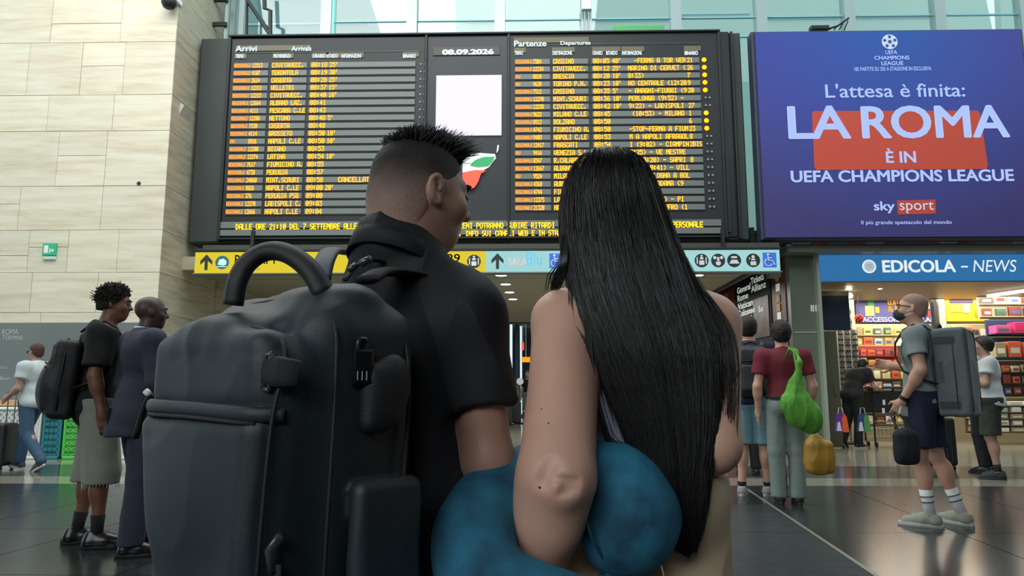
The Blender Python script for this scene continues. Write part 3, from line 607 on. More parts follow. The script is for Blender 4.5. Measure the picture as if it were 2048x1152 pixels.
M_ink = mat('sign_ink', '23302f', .6)
def arrow(cx):
    x = W(cx, 522, YS).x; h = z1-z0; c = (z0+z1)/2; q = .0085*12; MB().poly([(x-.028, c-.14), (x+.028, c-.14), (x+.028, c+.03), (x+.11, c-.04), (x+.11, c+.03), (x, c+.15), (x-.11, c+.03), (x-.11, c-.04), (x-.028, c+.03)], YS-.008, YS-.002).o('arrow', M_ink, sg)
arrow(413); arrow(995)
def picto(cx, kind, par=sg, mi=M_ink):
    x = W(cx, 519, YS).x; c = (z0+z1)/2+.0; m = MB(); m.disc((x, YS-.002, c), .125, n=24, h=.008); m.o('pictogram', mi, par)
    w = MB(); Y = YS-.012
    def b(x0, x1, a0, a1): w.box(x+x0, x+x1, Y-.004, Y, c+a0, c+a1)
    if kind == 'train': w.poly([(x-.08, c-.04), (x-.05, c+.05), (x+.02, c+.07), (x+.08, c+.03), (x+.08, c-.04), (x+.02, c-.06)], Y-.004, Y); b(-.09, .09, -.085, -.07)
    elif kind == 'bag': b(-.045, .045, -.08, .0); b(-.03, .03, .02, .06); b(-.09, -.07, -.06, .06); b(.07, .09, -.06, .06); w.disc((x, Y, c+.085), .02, n=10, h=.004)
    elif kind == 'two': w.disc((x, Y, c-.05), .045, n=12, h=.004); w.disc((x-.06, Y, c+.05), .03, n=10, h=.004); w.disc((x+.06, Y, c+.05), .03, n=10, h=.004); b(-.02, .02, -.02, .06)
    elif kind == 'car': w.poly([(x-.09, c-.06), (x-.05, c+.01), (x+.05, c+.01), (x+.09, c-.06)], Y-.004, Y); b(-.05, .05, .04, .075)
    else: b(-.05, .05, -.09, -.02); b(-.035, .035, .0, .03); w.disc((x+.0, Y, c+.065), .03, n=10, h=.004); b(-.075, -.055, .02, .05)
    w.o('pictogram_mark', M_white if kind != 'train' else mat('picto_pale', 'bfe3e6', .5, emit=.3), par)
picto(445, 'train', mi=mat('train_ink', '2f6f74', .5)); picto(948, 'bag')
for cx, k in ((1362, 'lift'), (1403, 'bag'), (1436, 'two'), (1468, 'car'), (1506, 'lift')): picto(cx, k)
M_blue = mat('access_blue', '2f62c4', .5, emit=.5)
for cx in (1539, 1112):
    x = W(cx, 518, YS).x; c = (z0+z1)/2+.005; MB().box(x-.12, x+.12, YS-.008, YS-.002, c-.135, c+.135).o('wheelchair_plate', M_blue, sg); m = MB(); Y = YS-.012
    m.disc((x-.03, Y, c+.1), .022, n=10, h=.004); m.tube([(x-.03, Y, c+.07), (x-.02, Y, c-.01), (x+.05, Y, c-.01), (x+.09, Y, c-.09)], .011, 6); m.tube([(x-.025, Y, c+.035), (x+.04, Y, c+.035)], .009, 6)
    m.tube([(x-.02+.07*math.cos(a), Y, c-.045+.065*math.sin(a)) for a in [math.radians(110+i*25) for i in range(10)]], .009, 6); m.o('wheelchair_mark', M_white, sg)
text('lettering', 'BINARI 1', srect(470, 510, 550, 528), YS-.006, M_ink, sg, .01); text('small_lettering', 'Platforms', srect(470, 532, 520, 541), YS-.006, mat('ink_soft', '8f8a3c', .6), sg)
text('lettering', '-29', srect(886, 508, 920, 525), YS-.006, M_ink, sg, .01)
text('lettering', 'SALA', srect(1017, 515, 1054, 530), YS-.006, mat('sala_pink', 'd8b4ac', .5, emit=.4), sg, .0); text('lettering', 'Blu', srect(1053, 505, 1084, 530), YS-.006, mat('blu_blue', '5cb4dc', .5, emit=.4), sg, .0)
text('small_lettering', 'e', srect(1376, 514, 1377, 524), YS-.006, M_ink, sg)

# ---- blue billboard
YP = 13.0; bb = thing('billboard', 'huge violet-blue football advertising billboard above the news kiosk', 'billboard')
a = W(1533, 475, YP); b = W(1508, 65, YP); bx0 = (a.x+b.x)/2; bx1 = bx0+4.95; bz0 = W(1700, 474, YP).z; bz1 = W(1700, 63, YP).z
MB().bbox(bx0-.06, bx1+.06, YP+.03, YP+.3, bz0-.04, bz1+.04, .02).o('frame', mat('bb_frame', '2a2f45', .5), bb)
m = mat('bb_print', '33338a', .5); n = m.node_tree.nodes; l = m.node_tree.links; tc = n.new('ShaderNodeTexCoord'); mp = n.new('ShaderNodeMapping'); l.new(tc.outputs['Generated'], mp.inputs[0])
gr = n.new('ShaderNodeTexGradient'); gr.gradient_type = 'SPHERICAL'; mp.inputs['Location'].default_value = (-.55, 0, -1.0); mp.inputs['Scale'].default_value = (1.1, 0, 1.0); l.new(mp.outputs[0], gr.inputs[0])
r_ = n.new('ShaderNodeValToRGB'); l.new(gr.outputs['Fac'], r_.inputs[0]); r_.color_ramp.elements[0].color = lin('363068'); r_.color_ramp.elements[1].color = lin('1550a4'); e = r_.color_ramp.elements.new(.5); e.color = lin('2f3c92'); l.new(r_.outputs[0], n['Principled BSDF'].inputs['Base Color'])
l.new(r_.outputs[0], n['Principled BSDF'].inputs['Emission Color']); n['Principled BSDF'].inputs['Emission Strength'].default_value = .2
v = [(bx0, YP+.025, bz0), (bx1, YP+.025, bz0), (bx1, YP+.025, bz1), (bx0, YP+.025, bz1)]; v += [(x, YP, z) for x, _, z in v]
pyd('printed_face', v, [(4, 5, 6, 7), (0, 3, 2, 1), (0, 1, 5, 4), (2, 3, 7, 6), (1, 2, 6, 5), (0, 4, 7, 3)], m, bb)
M_bw = mat('bb_white', 'cbd6ea', .5, emit=.3); M_red = mat('bb_red', 'b5402e', .5, emit=.28)
def prect(*q): return RECT(*q, YP)
outline('red_block', [(1624, 227), (1628, 222), (1956, 221), (1960, 226), (1976, 330), (1973, 338), (1634, 340), (1629, 335)], M_red, YP-.008, .008, bb)
for s, q, bo in (('LA', (1575, 212, 1700, 278), .03), ('ROMA', (1722, 211, 2017, 277), .03), ('È IN', (1771, 297, 1831, 326), .03), ('UEFA CHAMPIONS LEAGUE', (1581, 340, 2027, 364), .035), ("L'attesa è finita:", (1650, 167, 1929, 195), .012),
                 ('CHAMPIONS', (1748, 112, 1818, 120), .03), ('LEAGUE', (1762, 123, 1806, 131), .03), ('UEFA', (1770, 101, 1794, 109), .02), ('185 PARTITE SU 203 A STAGIONE IN ESCLUSIVA', (1708, 134, 1862, 142), .02), ('sky', (1747, 403, 1789, 427), .03), ('Il più grande spettacolo del mondo', (1722, 441, 1903, 451), .01)):
    text('lettering', s, prect(*q), YP-.012, M_bw, bb, bo*.8)
outline('red_badge', [(1794, 401), (1871, 399), (1872, 427), (1796, 429)], M_red, YP-.006, .006, bb); text('lettering', 'sport', prect(1799, 404, 1867, 427), YP-.012, M_bw, bb, .0)
c = W(1779, 84, YP); R = .145; MB().disc((c.x, YP-.002, c.z), R, n=28, h=.008).o('star_ball', M_bw, bb); m = MB()
def star(cx, cz, r, rot, k=.5): return [(cx+(r if i % 2 == 0 else r*k)*math.sin(rot+i*math.pi/5), cz+(r if i % 2 == 0 else r*k)*math.cos(rot+i*math.pi/5)) for i in range(10)]
MS = mat('bb_ink', '27408f', .5, emit=.25)
m.poly(star(c.x, c.z, .05, math.pi)[::-1], YP-.016, YP-.011)
for i in range(5): a = i*2*math.pi/5; m.poly(star(c.x+.098*math.sin(a), c.z+.098*math.cos(a), .042, a+math.pi)[::-1], YP-.016, YP-.011)
m.o('ball_stars', MS, bb)
# strip of a second display just below the billboard
r = RECT(1585, 476, 2100, 486, YP+.3); t = thing('lower_banner', 'thin strip of a red and white banner under the billboard', 'banner')
n_ = 14; w = (r[1]-r[0])/n_
for k in range(n_): MB().box(r[0]+k*w, r[0]+(k+1)*w-.005, YP+.3, YP+.36, r[2], r[3]).o('banner_piece', mat('ban'+str(k % 4), ('b8c4c0', 'b23a35', '7c8a84', 'c9504a')[k % 4], .5), t)
r = RECT(1585, 488, 2100, 503, YP+.3); MB().bbox(r[0]-.1, r[1]+.1, YP+.3, YP+.62, r[2], r[3], .02).o('soffit_rail', mat('soffit_rail', '6d7068', .4, .4), t)

# ================================================================== NEWS KIOSK
YK = 13.7; ks = thing('kiosk_sign', 'blue news kiosk sign with white lettering', 'sign'); r = RECT(1637, 506, 2110, 561, YK)
MB().bbox(r[0], r[1]+.6, YK, YK+.25, r[2], r[3], .01).o('sign_panel', glow('kiosk_blue', '3b82c0', .72), ks)
M_kw = glow('kiosk_letters', 'e2eef6', 1.0)
text('lettering', 'EDICOLA', RECT(1764, 520, 1911, 545, YK), YK-.008, M_kw, ks, .035); text('lettering', 'NEWS', RECT(1945, 520, 2033, 544, YK), YK-.008, M_kw, ks, .0, .2); r = RECT(1922, 532, 1935, 535, YK); MB().box(r[0], r[1], YK-.012, YK-.002, r[2], r[3]).o('dash', M_kw, ks)
c = W(1738, 533, YK); MB().disc((c.x, YK-.002, c.z), .13, n=28, h=.008).o('round_logo', M_kw, ks); MB().disc((c.x, YK-.011, c.z), .1, n=24, h=.003).o('logo_ring', glow('logo_inner', 'b9c9d4', .9), ks)
for k in range(3): MB().box(c.x-.06, c.x+.06, YK-.018, YK-.014, c.z-.04+k*.035, c.z-.03+k*.035).o('logo_line', glow('logo_inner2', '8fa6b8', .8), ks)
kx0 = W(1642, 700, 13.9).x; kx1 = kx0+6.5; zc = W(1800, 567, 13.9).z
KB = 17.4                                            # depth of the kiosk's back wall
struct(MB().box(kx0, kx1, 13.75, KB, zc, zc+.15).o('ceiling', mat('kiosk_soffit', '8f8468', .5)))
struct(MB().box(kx0, kx1, KB, KB+.15, 0, zc).o('wall_kiosk', mat('kiosk_wall', 'b7ab8c', .6)))
struct(MB().box(kx0-.02, kx0+.06, 14.0, KB, 0, zc).o('wall_kiosk_side', mat('kiosk_jamb', '7b7a68', .4, .3)))
struct(MB().box(kx1, kx1+.1, 13.9, KB, 0, zc).o('wall_kiosk_end', mat('kiosk_wall', 'b7ab8c', .6)))
KC = lambda px, py, Y: W(px, py, Y)
r = RECT(1640, 592, 1700, 660, 14.6); t = thing('roller_shutter', 'dark navy panel hanging over the kiosk corner', 'panel'); MB().bbox(r[0], r[1], 14.6, 14.75, r[2], r[3]).o('navy_sheet', mat('navy_panel', '1b2a48', .5), t); MB().bbox(r[0], r[1], 14.58, 14.77, r[3], r[3]+.1).o('top_rail', mat('shutter_rail', '7c7864', .4), t)
r = RECT(1645, 662, 1680, 880, 14.2); t = thing('metal_door', 'olive metal service door beside the key ring rack', 'door', (r[0], 14.2, 0)); w = r[1]-r[0]; MB().bbox(.02, w, 0, .06, .02, r[3]).o('door_leaf', mat('door_olive', '5d5d4a', .45, .3), t); MB().bbox(w-.12, w-.08, -.04, 0, 1.0, 1.2).o('handle', M_steel, t)
r = RECT(1712, 595, 1868, 645, 16.6); t = thing('accessories_banner', 'purple-blue banner reading accessori cellulari over the goods', 'banner')
MB().bbox(r[0], r[1], 16.6, 16.66, r[2], r[3]).o('banner_sheet', mat('banner_purple', '4c4a8c', .5, noise=.3, nscale=3, emit=.15), t)
text('lettering', 'LOLLIPOP', RECT(1775, 599, 1820, 610, 16.6), 16.59, mat('yellow_print', 'f2cf2c', .5, emit=.3), t, .05); text('lettering', '& Print', RECT(1775, 612, 1818, 623, 16.6), 16.59, mat('yellow_print', 'f2cf2c', .5), t, .05)
text('lettering', 'ACCESSORI CELLULARI', RECT(1724, 634, 1872, 644, 16.6), 16.59, glow('acc_white', 'ffffff', 1), t, .04)
for x, y, w, h, c in ((1735, 600, 12, 12, '3f9a58'), (1730, 612, 18, 20, 'd8c86a'), (1750, 614, 8, 12, 'c7a13a'), (1848, 598, 12, 20, 'c9b98f'), (1856, 622, 10, 12, 'd0502c'), (1840, 616, 8, 10, '3ca0d8')):
    r = RECT(x, y, x+w, y+h, 16.6); MB().box(r[0], r[1], 16.585, 16.6, r[2], r[3]).o('print_patch', mat('patch'+c, c, .5, emit=.15), t)
r = RECT(1892, 597, 1976, 643, 16.4); t = thing('yellow_panel', 'bright yellow advertising panel inside the kiosk', 'panel'); MB().bbox(r[0], r[1], 16.4, 16.46, r[2], r[3]).o('panel_sheet', mat('ad_yellow', 'e9a514', .45, noise=.25, nscale=2, col2='e8c03a', emit=.25), t)
for x, y, w, h, c in ((1899, 599, 46, 7, '3c2f5c'), (1952, 602, 14, 18, '7c9c74'), (1900, 610, 22, 14, 'efb43c'), (1925, 608, 14, 18, 'f0c88a'), (1950, 620, 18, 14, 'e08a1a')):
    r = RECT(x, y, x+w, y+h, 16.4); MB().box(r[0], r[1], 16.38, 16.4, r[2], r[3]).o('print_patch', mat('patch'+c, c, .5, emit=.1), t)
for x, w in ((1880, 12), (1700, 10), (1870, 6)):
    r = RECT(x, 575, x+w, 700, 16.2); struct(MB().box(r[0], r[1], 16.2, 16.35, 0, zc).o('column', mat('kiosk_post'+str(w), 'cbbd96' if w != 6 else '1c2026', .5)))
# spot lamps
for px, py, Y, rr, lb in ((1697, 592, 14.9, .09, 'round bright spot lamp above the kiosk corner'), (1698, 577, 14.3, .06, 'small spot lamp under the kiosk sign'), (1842, 583, 15.5, .05, 'small spot lamp above the purple banner'), (1760, 576, 14.6, .05, 'flat lamp under the kiosk soffit')):
    p = W(px, py, Y); t = thing('spot_lamp', lb, 'lamp', p); m = MB(); m.lathe([(0.001, -rr*.6), (rr*.7, -rr*.5), (rr, 0), (rr*.7, rr*.6), (.001, rr*.7)], n=14); m.o('bulb', glow('spot_glow', 'fff0c0', 5), t, True); MB().tube([(0, 0, rr*.6), (0, 0, zc-p.z)], .015, 6).o('rod', M_dark, t)
a, b = W(1975, 592, 15.2), W(2060, 580, 14.4); t = MB().tube([a, b], .035, 8).o('tube_lamp', glow('tube_glow', 'f4f6e8', 2.5)); tag(t, 'long white tube lamp sloping under the kiosk ceiling', 'lamp')
p = W(1718, 637, 15.4); t = thing('flower_ball', 'red paper flower hanging at the banner corner', 'decoration', p); m = MB()
for k in range(26):
    a = k*2.4; z = 1-2*(k+.5)/26; q = math.sqrt(1-z*z); d = Vector((q*math.cos(a), q*math.sin(a), z)); m.tube([d*.02, d*.075, d*.1], [.012, .028, .004], 5)
m.o('petals', mat('flower_red', 'b5281e', .6), t, True); MB().tube([(0, 0, .05), (0, 0, 1.0)], .006, 4).o('string', M_dark, t)
# goods: packets on pegs and boxes on shelves, one object each
PAL = ['c9c2ae', 'e4e0d2', '9b8f6c', '7d3a2e', 'c9603a', '3c6b5c', '4a5c8c', 'b59a4a', 'd8d4c8', '5c5044', '8c3c44', 'e0c86a', '2f3438', 'a8b0ac']
CN = {'c9c2ae': 'beige', 'e4e0d2': 'cream', '9b8f6c': 'khaki', '7d3a2e': 'brown-red', 'c9603a': 'orange', '3c6b5c': 'dark green', '4a5c8c': 'blue', 'b59a4a': 'mustard', 'd8d4c8': 'off-white', '5c5044': 'brown', '8c3c44': 'wine-red', 'e0c86a': 'yellow', '2f3438': 'black', 'a8b0ac': 'grey', 'e0604a': 'coral', 'c42f66': 'pink', '3a7fa0': 'sea-blue', 'd84a8c': 'magenta'}
ROWN = ['topmost', 'second', 'third', 'fourth', 'fifth', 'sixth', 'seventh', 'eighth', 'ninth', 'tenth']
def goods(area_name, cat, x0, x1, y0, y1, nx, ny, Y, group, pal=PAL, fill=.8, dep=.06, back=None, flat_=False):
    rw = RECT(x0, y0, x1, y1, Y); w = (rw[1]-rw[0])/nx; h = (rw[3]-rw[2])/ny
    if back:
        t = thing(back[0], back[1], back[2]); MB().bbox(rw[0], rw[1], Y+dep+.005, Y+dep+.045, rw[2]-.03, rw[3]+.03).o('back_panel', mat('bk'+back[3], back[3], .6), t)
        for j in range(ny): MB().box(rw[0], rw[1], Y-.01, Y+dep+.01, rw[2]+j*h, rw[2]+j*h+.018).o('shelf', mat('bs'+back[3], back[3], .5), t)
    for j in range(ny):
        for i in range(nx):
            c = random.choice(pal); ww = w*random.uniform(.6, .92); hh = h*fill*random.uniform(.65, 1); cx = rw[0]+(i+.5)*w; z = rw[2]+j*h+.02
            t = thing(cat.replace(' ', '_'), '%s %s, %s row of %s, %s along' % (CN[c], cat, ROWN[ny-1-j], area_name, ROWN[i] if i else 'first'), cat, (cx, Y, z), 0, group)
            MB().bbox(-ww/2, ww/2, 0, dep, 0, hh, .006).o('pack', mat('goods'+c, c, .5), t)
            c2 = random.choice(pal); MB().box(-ww*.35, ww*.35, -.004, .0, hh*.25, hh*.6).o('print', mat('goods'+c2, c2, .5), t)
goods('the purple banner shelf', 'gadget box', 1706, 1868, 650, 692, 8, 2, 16.5, 'boxed gadgets under the banner', back=('gadget_shelf', 'cream shelf unit under the purple banner', 'shelf', 'b9ac84'))
goods('the peg wall', 'phone case', 1704, 1800, 694, 732, 6, 2, 16.3, 'phone cases on the peg wall', ['c9603a', '8c3c44', '7d3a2e', 'b59a4a', 'e0604a'], back=('red_peg_wall', 'red peg wall of phone cases above the clerk', 'shelf', '8a352a'))
goods('the trinket wall', 'trinket box', 1730, 1880, 736, 850, 8, 5, 16.1, 'trinket boxes behind the clerk', back=('trinket_wall', 'crowded trinket wall behind the clerk', 'shelf', '6b5f48'))
goods('the blue shelf unit', 'cap', 1988, 2100, 640, 668, 3, 1, 15.4, 'caps on the blue shelf', ['c42f66', '3a7fa0', 'd84a8c', '3c6b5c'], dep=.25, back=('blue_shelf_unit', 'blue-edged shelf of caps beside the yellow panel', 'shelf', '1b3352'))
goods('the toy shelf', 'soft toy', 1988, 2100, 676, 716, 4, 1, 15.3, 'toys on the lower blue shelf', ['c9c2ae', 'e4e0d2', 'c9603a', '9b8f6c'], dep=.25, back=('toy_shelf', 'lower blue-edged shelf of pale toys', 'shelf', '1e3a5c'))
goods('the magazine shelf', 'magazine', 1930, 2100, 724, 790, 9, 3, 15.9, 'magazines on the kiosk shelf', back=('magazine_shelf', 'dark magazine shelf behind the man in white', 'shelf', '3a352b'))
goods('the display case', 'souvenir', 1960, 2100, 584, 634, 5, 2, 15.8, 'souvenirs over the blue shelf', back=('souvenir_case', 'pale display case over the blue shelf', 'shelf', 'b3a98c'))
goods('the low plinth', 'magazine bundle', 1960, 2110, 800, 866, 5, 5, 15.2, 'magazine bundles stacked low', ['c9c2ae', 'd8d4c8', 'a8b0ac', '9b8f6c', 'e4e0d2'], .95, .5, back=('low_plinth', 'low plinth piled with pale magazine bundles', 'plinth', '5a4a36'))
goods('the novelty shelf', 'sun glasses case', 1890, 1976, 650, 696, 6, 2, 16.2, 'cases under the yellow panel', ['2f3438', 'c9603a', 'd8d4c8', '5c5044'], back=('novelty_shelf', 'pale shelf under the yellow panel', 'shelf', 'ab9c78'))
# revolving rack of sunglasses
p = Vector((W(1694, 750, 15.4).x, 15.4, 0)); t = thing('sunglasses_rack', 'revolving white rack hung with dark sunglasses beside the service door', 'rack', p)
zt_ = W(1694, 660, 15.4).z; MB().tube([(0, 0, .03), (0, 0, zt_)], .02, 8).o('pole', M_steel, t); MB().lathe([(.24, 0), (.24, .03), (.04, .05)]).o('base', M_dark, t)
m = MB()
for x in (-.2, -.07, .07, .2): m.box(x-.008, x+.008, -.12, -.1, .5, zt_)
m.o('rack_rails', M_white, t); m = MB(); m.box(-.23, .23, -.1, -.07, .5, zt_); m.o('rack_back', mat('rack_back', 'a8a392', .5, noise=.8, nscale=14, col2='3a3831'), t)
for j in range(12):
    for i in range(3):
        g = thing('sunglasses', 'dark sunglasses on the revolving rack, %s row, %s column' % ((ROWN+['eleventh', 'lowest'])[j], ('first', 'middle', 'last')[i]), 'sunglasses', p+Vector((-.145+i*.145, -.15, zt_-.1-j*.115)), 0, 'sunglasses on the revolving rack')
        m = MB()
        for s_ in (-1, 1): m.disc((s_*.027, 0, 0), .019, n=10, h=.008, rx=.024)
        m.box(-.008, .008, -.006, 0, .0, .008); m.o('lenses', M_black, g); m = MB()
        for s_ in (-1, 1): m.box(s_*.051-.003, s_*.051+.003, -.004, .02, .0, .008)
        m.o('arms', M_dark, g)
# thin poles of key rings over the rack
for k, (px, c) in enumerate(((1676, 'd8a09a'), (1690, '3a3f42'), (1702, '70a890'))):
    p = W(px, 660, 15.6); t = thing('key_ring_strip', ('pink strip of key rings above the sunglasses', 'black strip of key rings above the sunglasses', 'pale green strip of key rings above the sunglasses')[k], 'key rings', p, 0, 'key ring strips')
    MB().box(-.03, .03, 0, .02, 0, .55).o('card', mat('krc'+c, c, .5), t)
    for q in range(5): MB().disc((0, -.002, .06+q*.11), .03, n=10, h=.012).o('ring', mat('kr'+str(q % 2), ('b8b0a0', '5a5550')[q % 2], .4), t)
# ================================================================== PEOPLE
def nrm(a): a = v3(a); return a/(np.linalg.norm(a)+1e-9)
def Rz(a): c, s = math.cos(a), math.sin(a); return np.array([[c, -s, 0], [s, c, 0], [0, 0, 1]], np.float32)
def Rx(a): c, s = math.cos(a), math.sin(a); return np.array([[1, 0, 0], [0, c, -s], [0, s, c]], np.float32)
def Ry(a): c, s = math.cos(a), math.sin(a); return np.array([[c, 0, s], [0, 1, 0], [-s, 0, c]], np.float32)
SK = dict(light='c69a82', tan='a3806f', brown='6f4a38', dark='3f2a24', fair='c9a08c')
def skin(k): return mat('skin_'+k, SK[k], .5, noise=.12, nscale=14, sss=.08)
BASE = dict(pe=(0, 0, .97), wa=(0, 0, 1.10), ch=(0, 0, 1.30), nk=(0, -.015, 1.475), hd=(0, .02, 1.637),
            sr=(.178, -.01, 1.425), er=(.225, -.03, 1.13), wr=(.235, .03, .885), hr=(.088, 0, .93), kr=(.098, .015, .50), ar=(.10, -.03, .085))
for k in list(BASE):
    if k[1] == 'r' and k[0] in 'sewhka': x, y, z = BASE[k]; BASE[k[0]+'l'] = (-x, y, z)
class Person:
    def __init__(s, name_label, px, py, yaw, H, sk='light', J=None, fat=1.0, leg=1.0, hy=0, hp=0, vox=.0085, dy=0, loc=None, hs=1.0, seed=1):
        p = Vector(loc) if loc else G(px, py); s.root = thing('person', name_label, 'person', (p.x, p.y+dy, 0), math.radians(yaw))
        s.s = H/1.75; s.J = {k: v3(v)*s.s for k, v in dict(BASE, **(J or {})).items()}; s.fat = fat; s.leg = leg; s.vox = vox; s.skin = skin(sk); s.seed = seed; s.hs = hs
        s.HR = Rz(-math.radians(hy)) @ Rx(math.radians(hp)); s.yaw = math.radians(yaw); s.skk = sk
    def hd(s, p): return s.J['hd']+s.HR@(v3(p)*s.s*s.hs)
    def world(s, p): return s.root.location+Matrix.Rotation(-s.yaw, 3, 'Z')@Vector([float(x) for x in p])
    def local(s, P): return v3(tuple(Matrix.Rotation(s.yaw, 3, 'Z')@(Vector(P)-s.root.location)))
    def field(s, lo=None, hi=None, vox=None):
        P = np.array([v for v in s.J.values()]); a = P.min(0)-.22*s.s; b = P.max(0)+.22*s.s; a[2] = max(a[2], -.02) if lo is None else a[2]
        if lo is not None: a = np.maximum(a, [q if q is not None else -9 for q in lo])
        if hi is not None: b = np.minimum(b, [q if q is not None else 9 for q in hi])
        F = Field(a, b, vox or s.vox); F.k = .05*s.s; return F
    def torso(s, F, e=0, low=True):
        J, q, f = s.J, s.s, s.fat
        up = nrm(J['nk']-J['pe']); sx_ = nrm(J['sr']-J['sl']); fw = np.cross(up, sx_)*1.0; R = np.stack([sx_, fw/np.linalg.norm(fw), up], 1)
        lx = nrm(J['hr']-J['hl']); RP = np.stack([lx, nrm(np.cross(up, lx)), up], 1)
        F.ell(J['ch']+R@v3((0, 0, .0)), v3((.155*f+e, .105*f+e, .17))*q, R)
        F.ell(J['ch']+R@(v3((0, -.03, .07))*q), v3((.15+e, .07+e, .09))*q, R)
        F.ell(J['wa'], v3((.132*f+e, .1*f+e, .15))*q, R)
        F.ell(J['pe']+R@v3((0, -.005, 0)), v3((.155*f+e, .112*f+e, .115+e))*q, RP)
        for sd in 'lr':
            F.cone(J['nk']-v3((0, 0, .045*q)), J['s'+sd], (.05+e)*q, (.056+e)*q, k=.06*q)
            if low: sg = 1 if sd == 'r' else -1; F.ell(J['pe']+RP@(v3((sg*.07, -.05, -.05))*q), v3((.078*f+e, .072*f+e, .088))*q)
    def arm(s, F, sd, e=0, f0=1, f1=1, cap=False, rs=1.0):
        J, q = s.J, s.s; S_, E, W_ = J['s'+sd], J['e'+sd], J['w'+sd]; r0, r1, r2 = .052*rs, .042*rs, .028*(.5+.5*rs)
        b = S_+(E-S_)*f0; rb = r0+(r1-r0)*f0; F.cone(S_, b, (r0+e)*q, (rb+e*1.25)*q, k=.05*q, cap=cap and f0 < 1)
        if f0 >= 1:
            b = E+(W_-E)*f1; F.cone(E, b, (r1+e)*q, (r1+(r2-r1)*f1+e)*q, k=.03*q, cap=cap)
            if not e: F.ell(E+(W_-E)*.25, v3((.043*rs, .043*rs, .06))*q, k=.03*q)
    def legs(s, F, e=0, z=None, wide=0, sides='lr'):
        J, q = s.J, s.s*1.0; f = s.leg
        for sd in sides:
            h, k, a = J['h'+sd], J['k'+sd], J['a'+sd]
            F.cone(h, k, (.083*f+e)*q, (.054*f+e+wide*.5)*q, k=.03*q); F.cone(k, a, (.052*f+e+wide*.5)*q, (.036+e+wide)*q, k=.02*q)
            if e < .004: c = k+(a-k)*.3; F.ell(c+v3((0, -.018, 0))*q, v3((.05*f, .052*f, .1))*q, k=.03*q); F.ell(k+v3((0, .02, .0))*q, v3((.04, .035, .05))*q, k=.02*q)
    def head(s, F, face=True, ears=True):
        q = s.s*s.hs; R = s.HR; E = lambda c, r, k=.02, op='+', RR=None: F.ell(s.hd(c), v3(r)*q, R if RR is None else R@RR, k*q, op)
        F.cone(s.J['nk']-v3((0, 0, .05)), s.hd((0, -.012, -.055)), .062*s.s, .057*s.s, k=.045*s.s)
        E((0, -.014, .03), (.077, .098, .087), .01); E((0, .022, -.03), (.063, .07, .08), .04); E((0, .052, -.083), (.034, .03, .03), .03)
        if face:
            for g in (-1, 1): E((g*.042, .055, -.022), (.026, .03, .026), .02); E((g*.031, .1, .006), (.016, .014, .011), .012, '-'); F.cone(s.hd((g*.012, .083, .026)), s.hd((g*.045, .068, .027)), .011*q, .009*q, k=.015*q)
            F.cone(s.hd((0, .082, .012)), s.hd((0, .107, -.022)), .009*q, .013*q, k=.012*q); 
            for g in (-1, 1): E((g*.012, .094, -.026), (.009, .01, .008), .01)
            E((0, .082, -.052), (.024, .013, .0075), .008); E((0, .08, -.063), (.02, .012, .0075), .008)
        if ears:
            for g in (-1, 1):
                RR = Rz(g*.45); E((g*.079, -.012, -.006), (.009, .017, .028), .01, '+', RR)
                if s.vox < .006: E((g*.087, -.004, .0), (.008, .011, .018), .006, '-', RR)
    def hand(s, F, sd, d=None, n=None, t=None, curl=.5, spread=.0, splay=None):
        q = s.s; w = s.J['w'+sd]; d = nrm(w-s.J['e'+sd]) if d is None else nrm(d); g = 1 if sd == 'r' else -1
        n = v3((-g, 0, 0)) if n is None else v3(n); n = nrm(n-d*(n@d)); t = v3((0, 1, 0)) if t is None else v3(t); t = nrm(t-d*(t@d)-n*(t@n))
        R = np.stack([t, d, n], 1); F.cone(w-d*.02*q, w+d*.025*q, .027*q, .03*q, k=.02*q); F.box(w+d*.05*q, v3((.04, .046, .014))*q, .012*q, R, k=.015*q)
        for i, L in enumerate((.066, .08, .085, .075)):
            o = (-.031+.0205*i)*q; p = w+d*.09*q+t*o; a = 0; dd = nrm(d+t*(o*spread*20))
            for j, fr_ in enumerate((.45, .32, .23)):
                a += curl*(.55 if j == 0 else .8); v = dd*math.cos(a)+n*math.sin(a); p2 = p+v*L*fr_*q; F.cone(p, p2, (.0095-.0008*j)*q, (.0088-.0008*j)*q, k=.003); p = p2
        p = w+d*.02*q+t*.03*q; v = nrm(d*.6+t*.65+n*.35); p2 = p+v*.042*q; F.cone(p, p2, .014*q, .011*q, k=.01); v = nrm(d*.85+t*.2+n*(.3+curl*.5)); F.cone(p2, p2+v*.04*q, .011*q, .009*q, k=.004)
    def body(s, hands=('r', 'l'), legs=True, rs=1.0, curl=.5, extra=None, handkw=None, disp=None, **kw):
        F = s.field(); s.torso(F, -.004)
        for sd in 'lr': s.arm(F, sd, rs=rs)
        if legs:
            s.legs(F)
            for sd in 'lr': a = s.J['a'+sd]; F.cone(a-v3((0, .0, .0)), a+v3((0, .05, -.035))*s.s, .03*s.s, .02*s.s, k=.03)
        s.head(F, **kw)
        for h in hands: s.hand(F, h, curl=curl, **((handkw or {}).get(h, {})))
        if extra: extra(F)
        s.bodyo = F.mesh('body', s.skin, s.root, disp); return s.bodyo
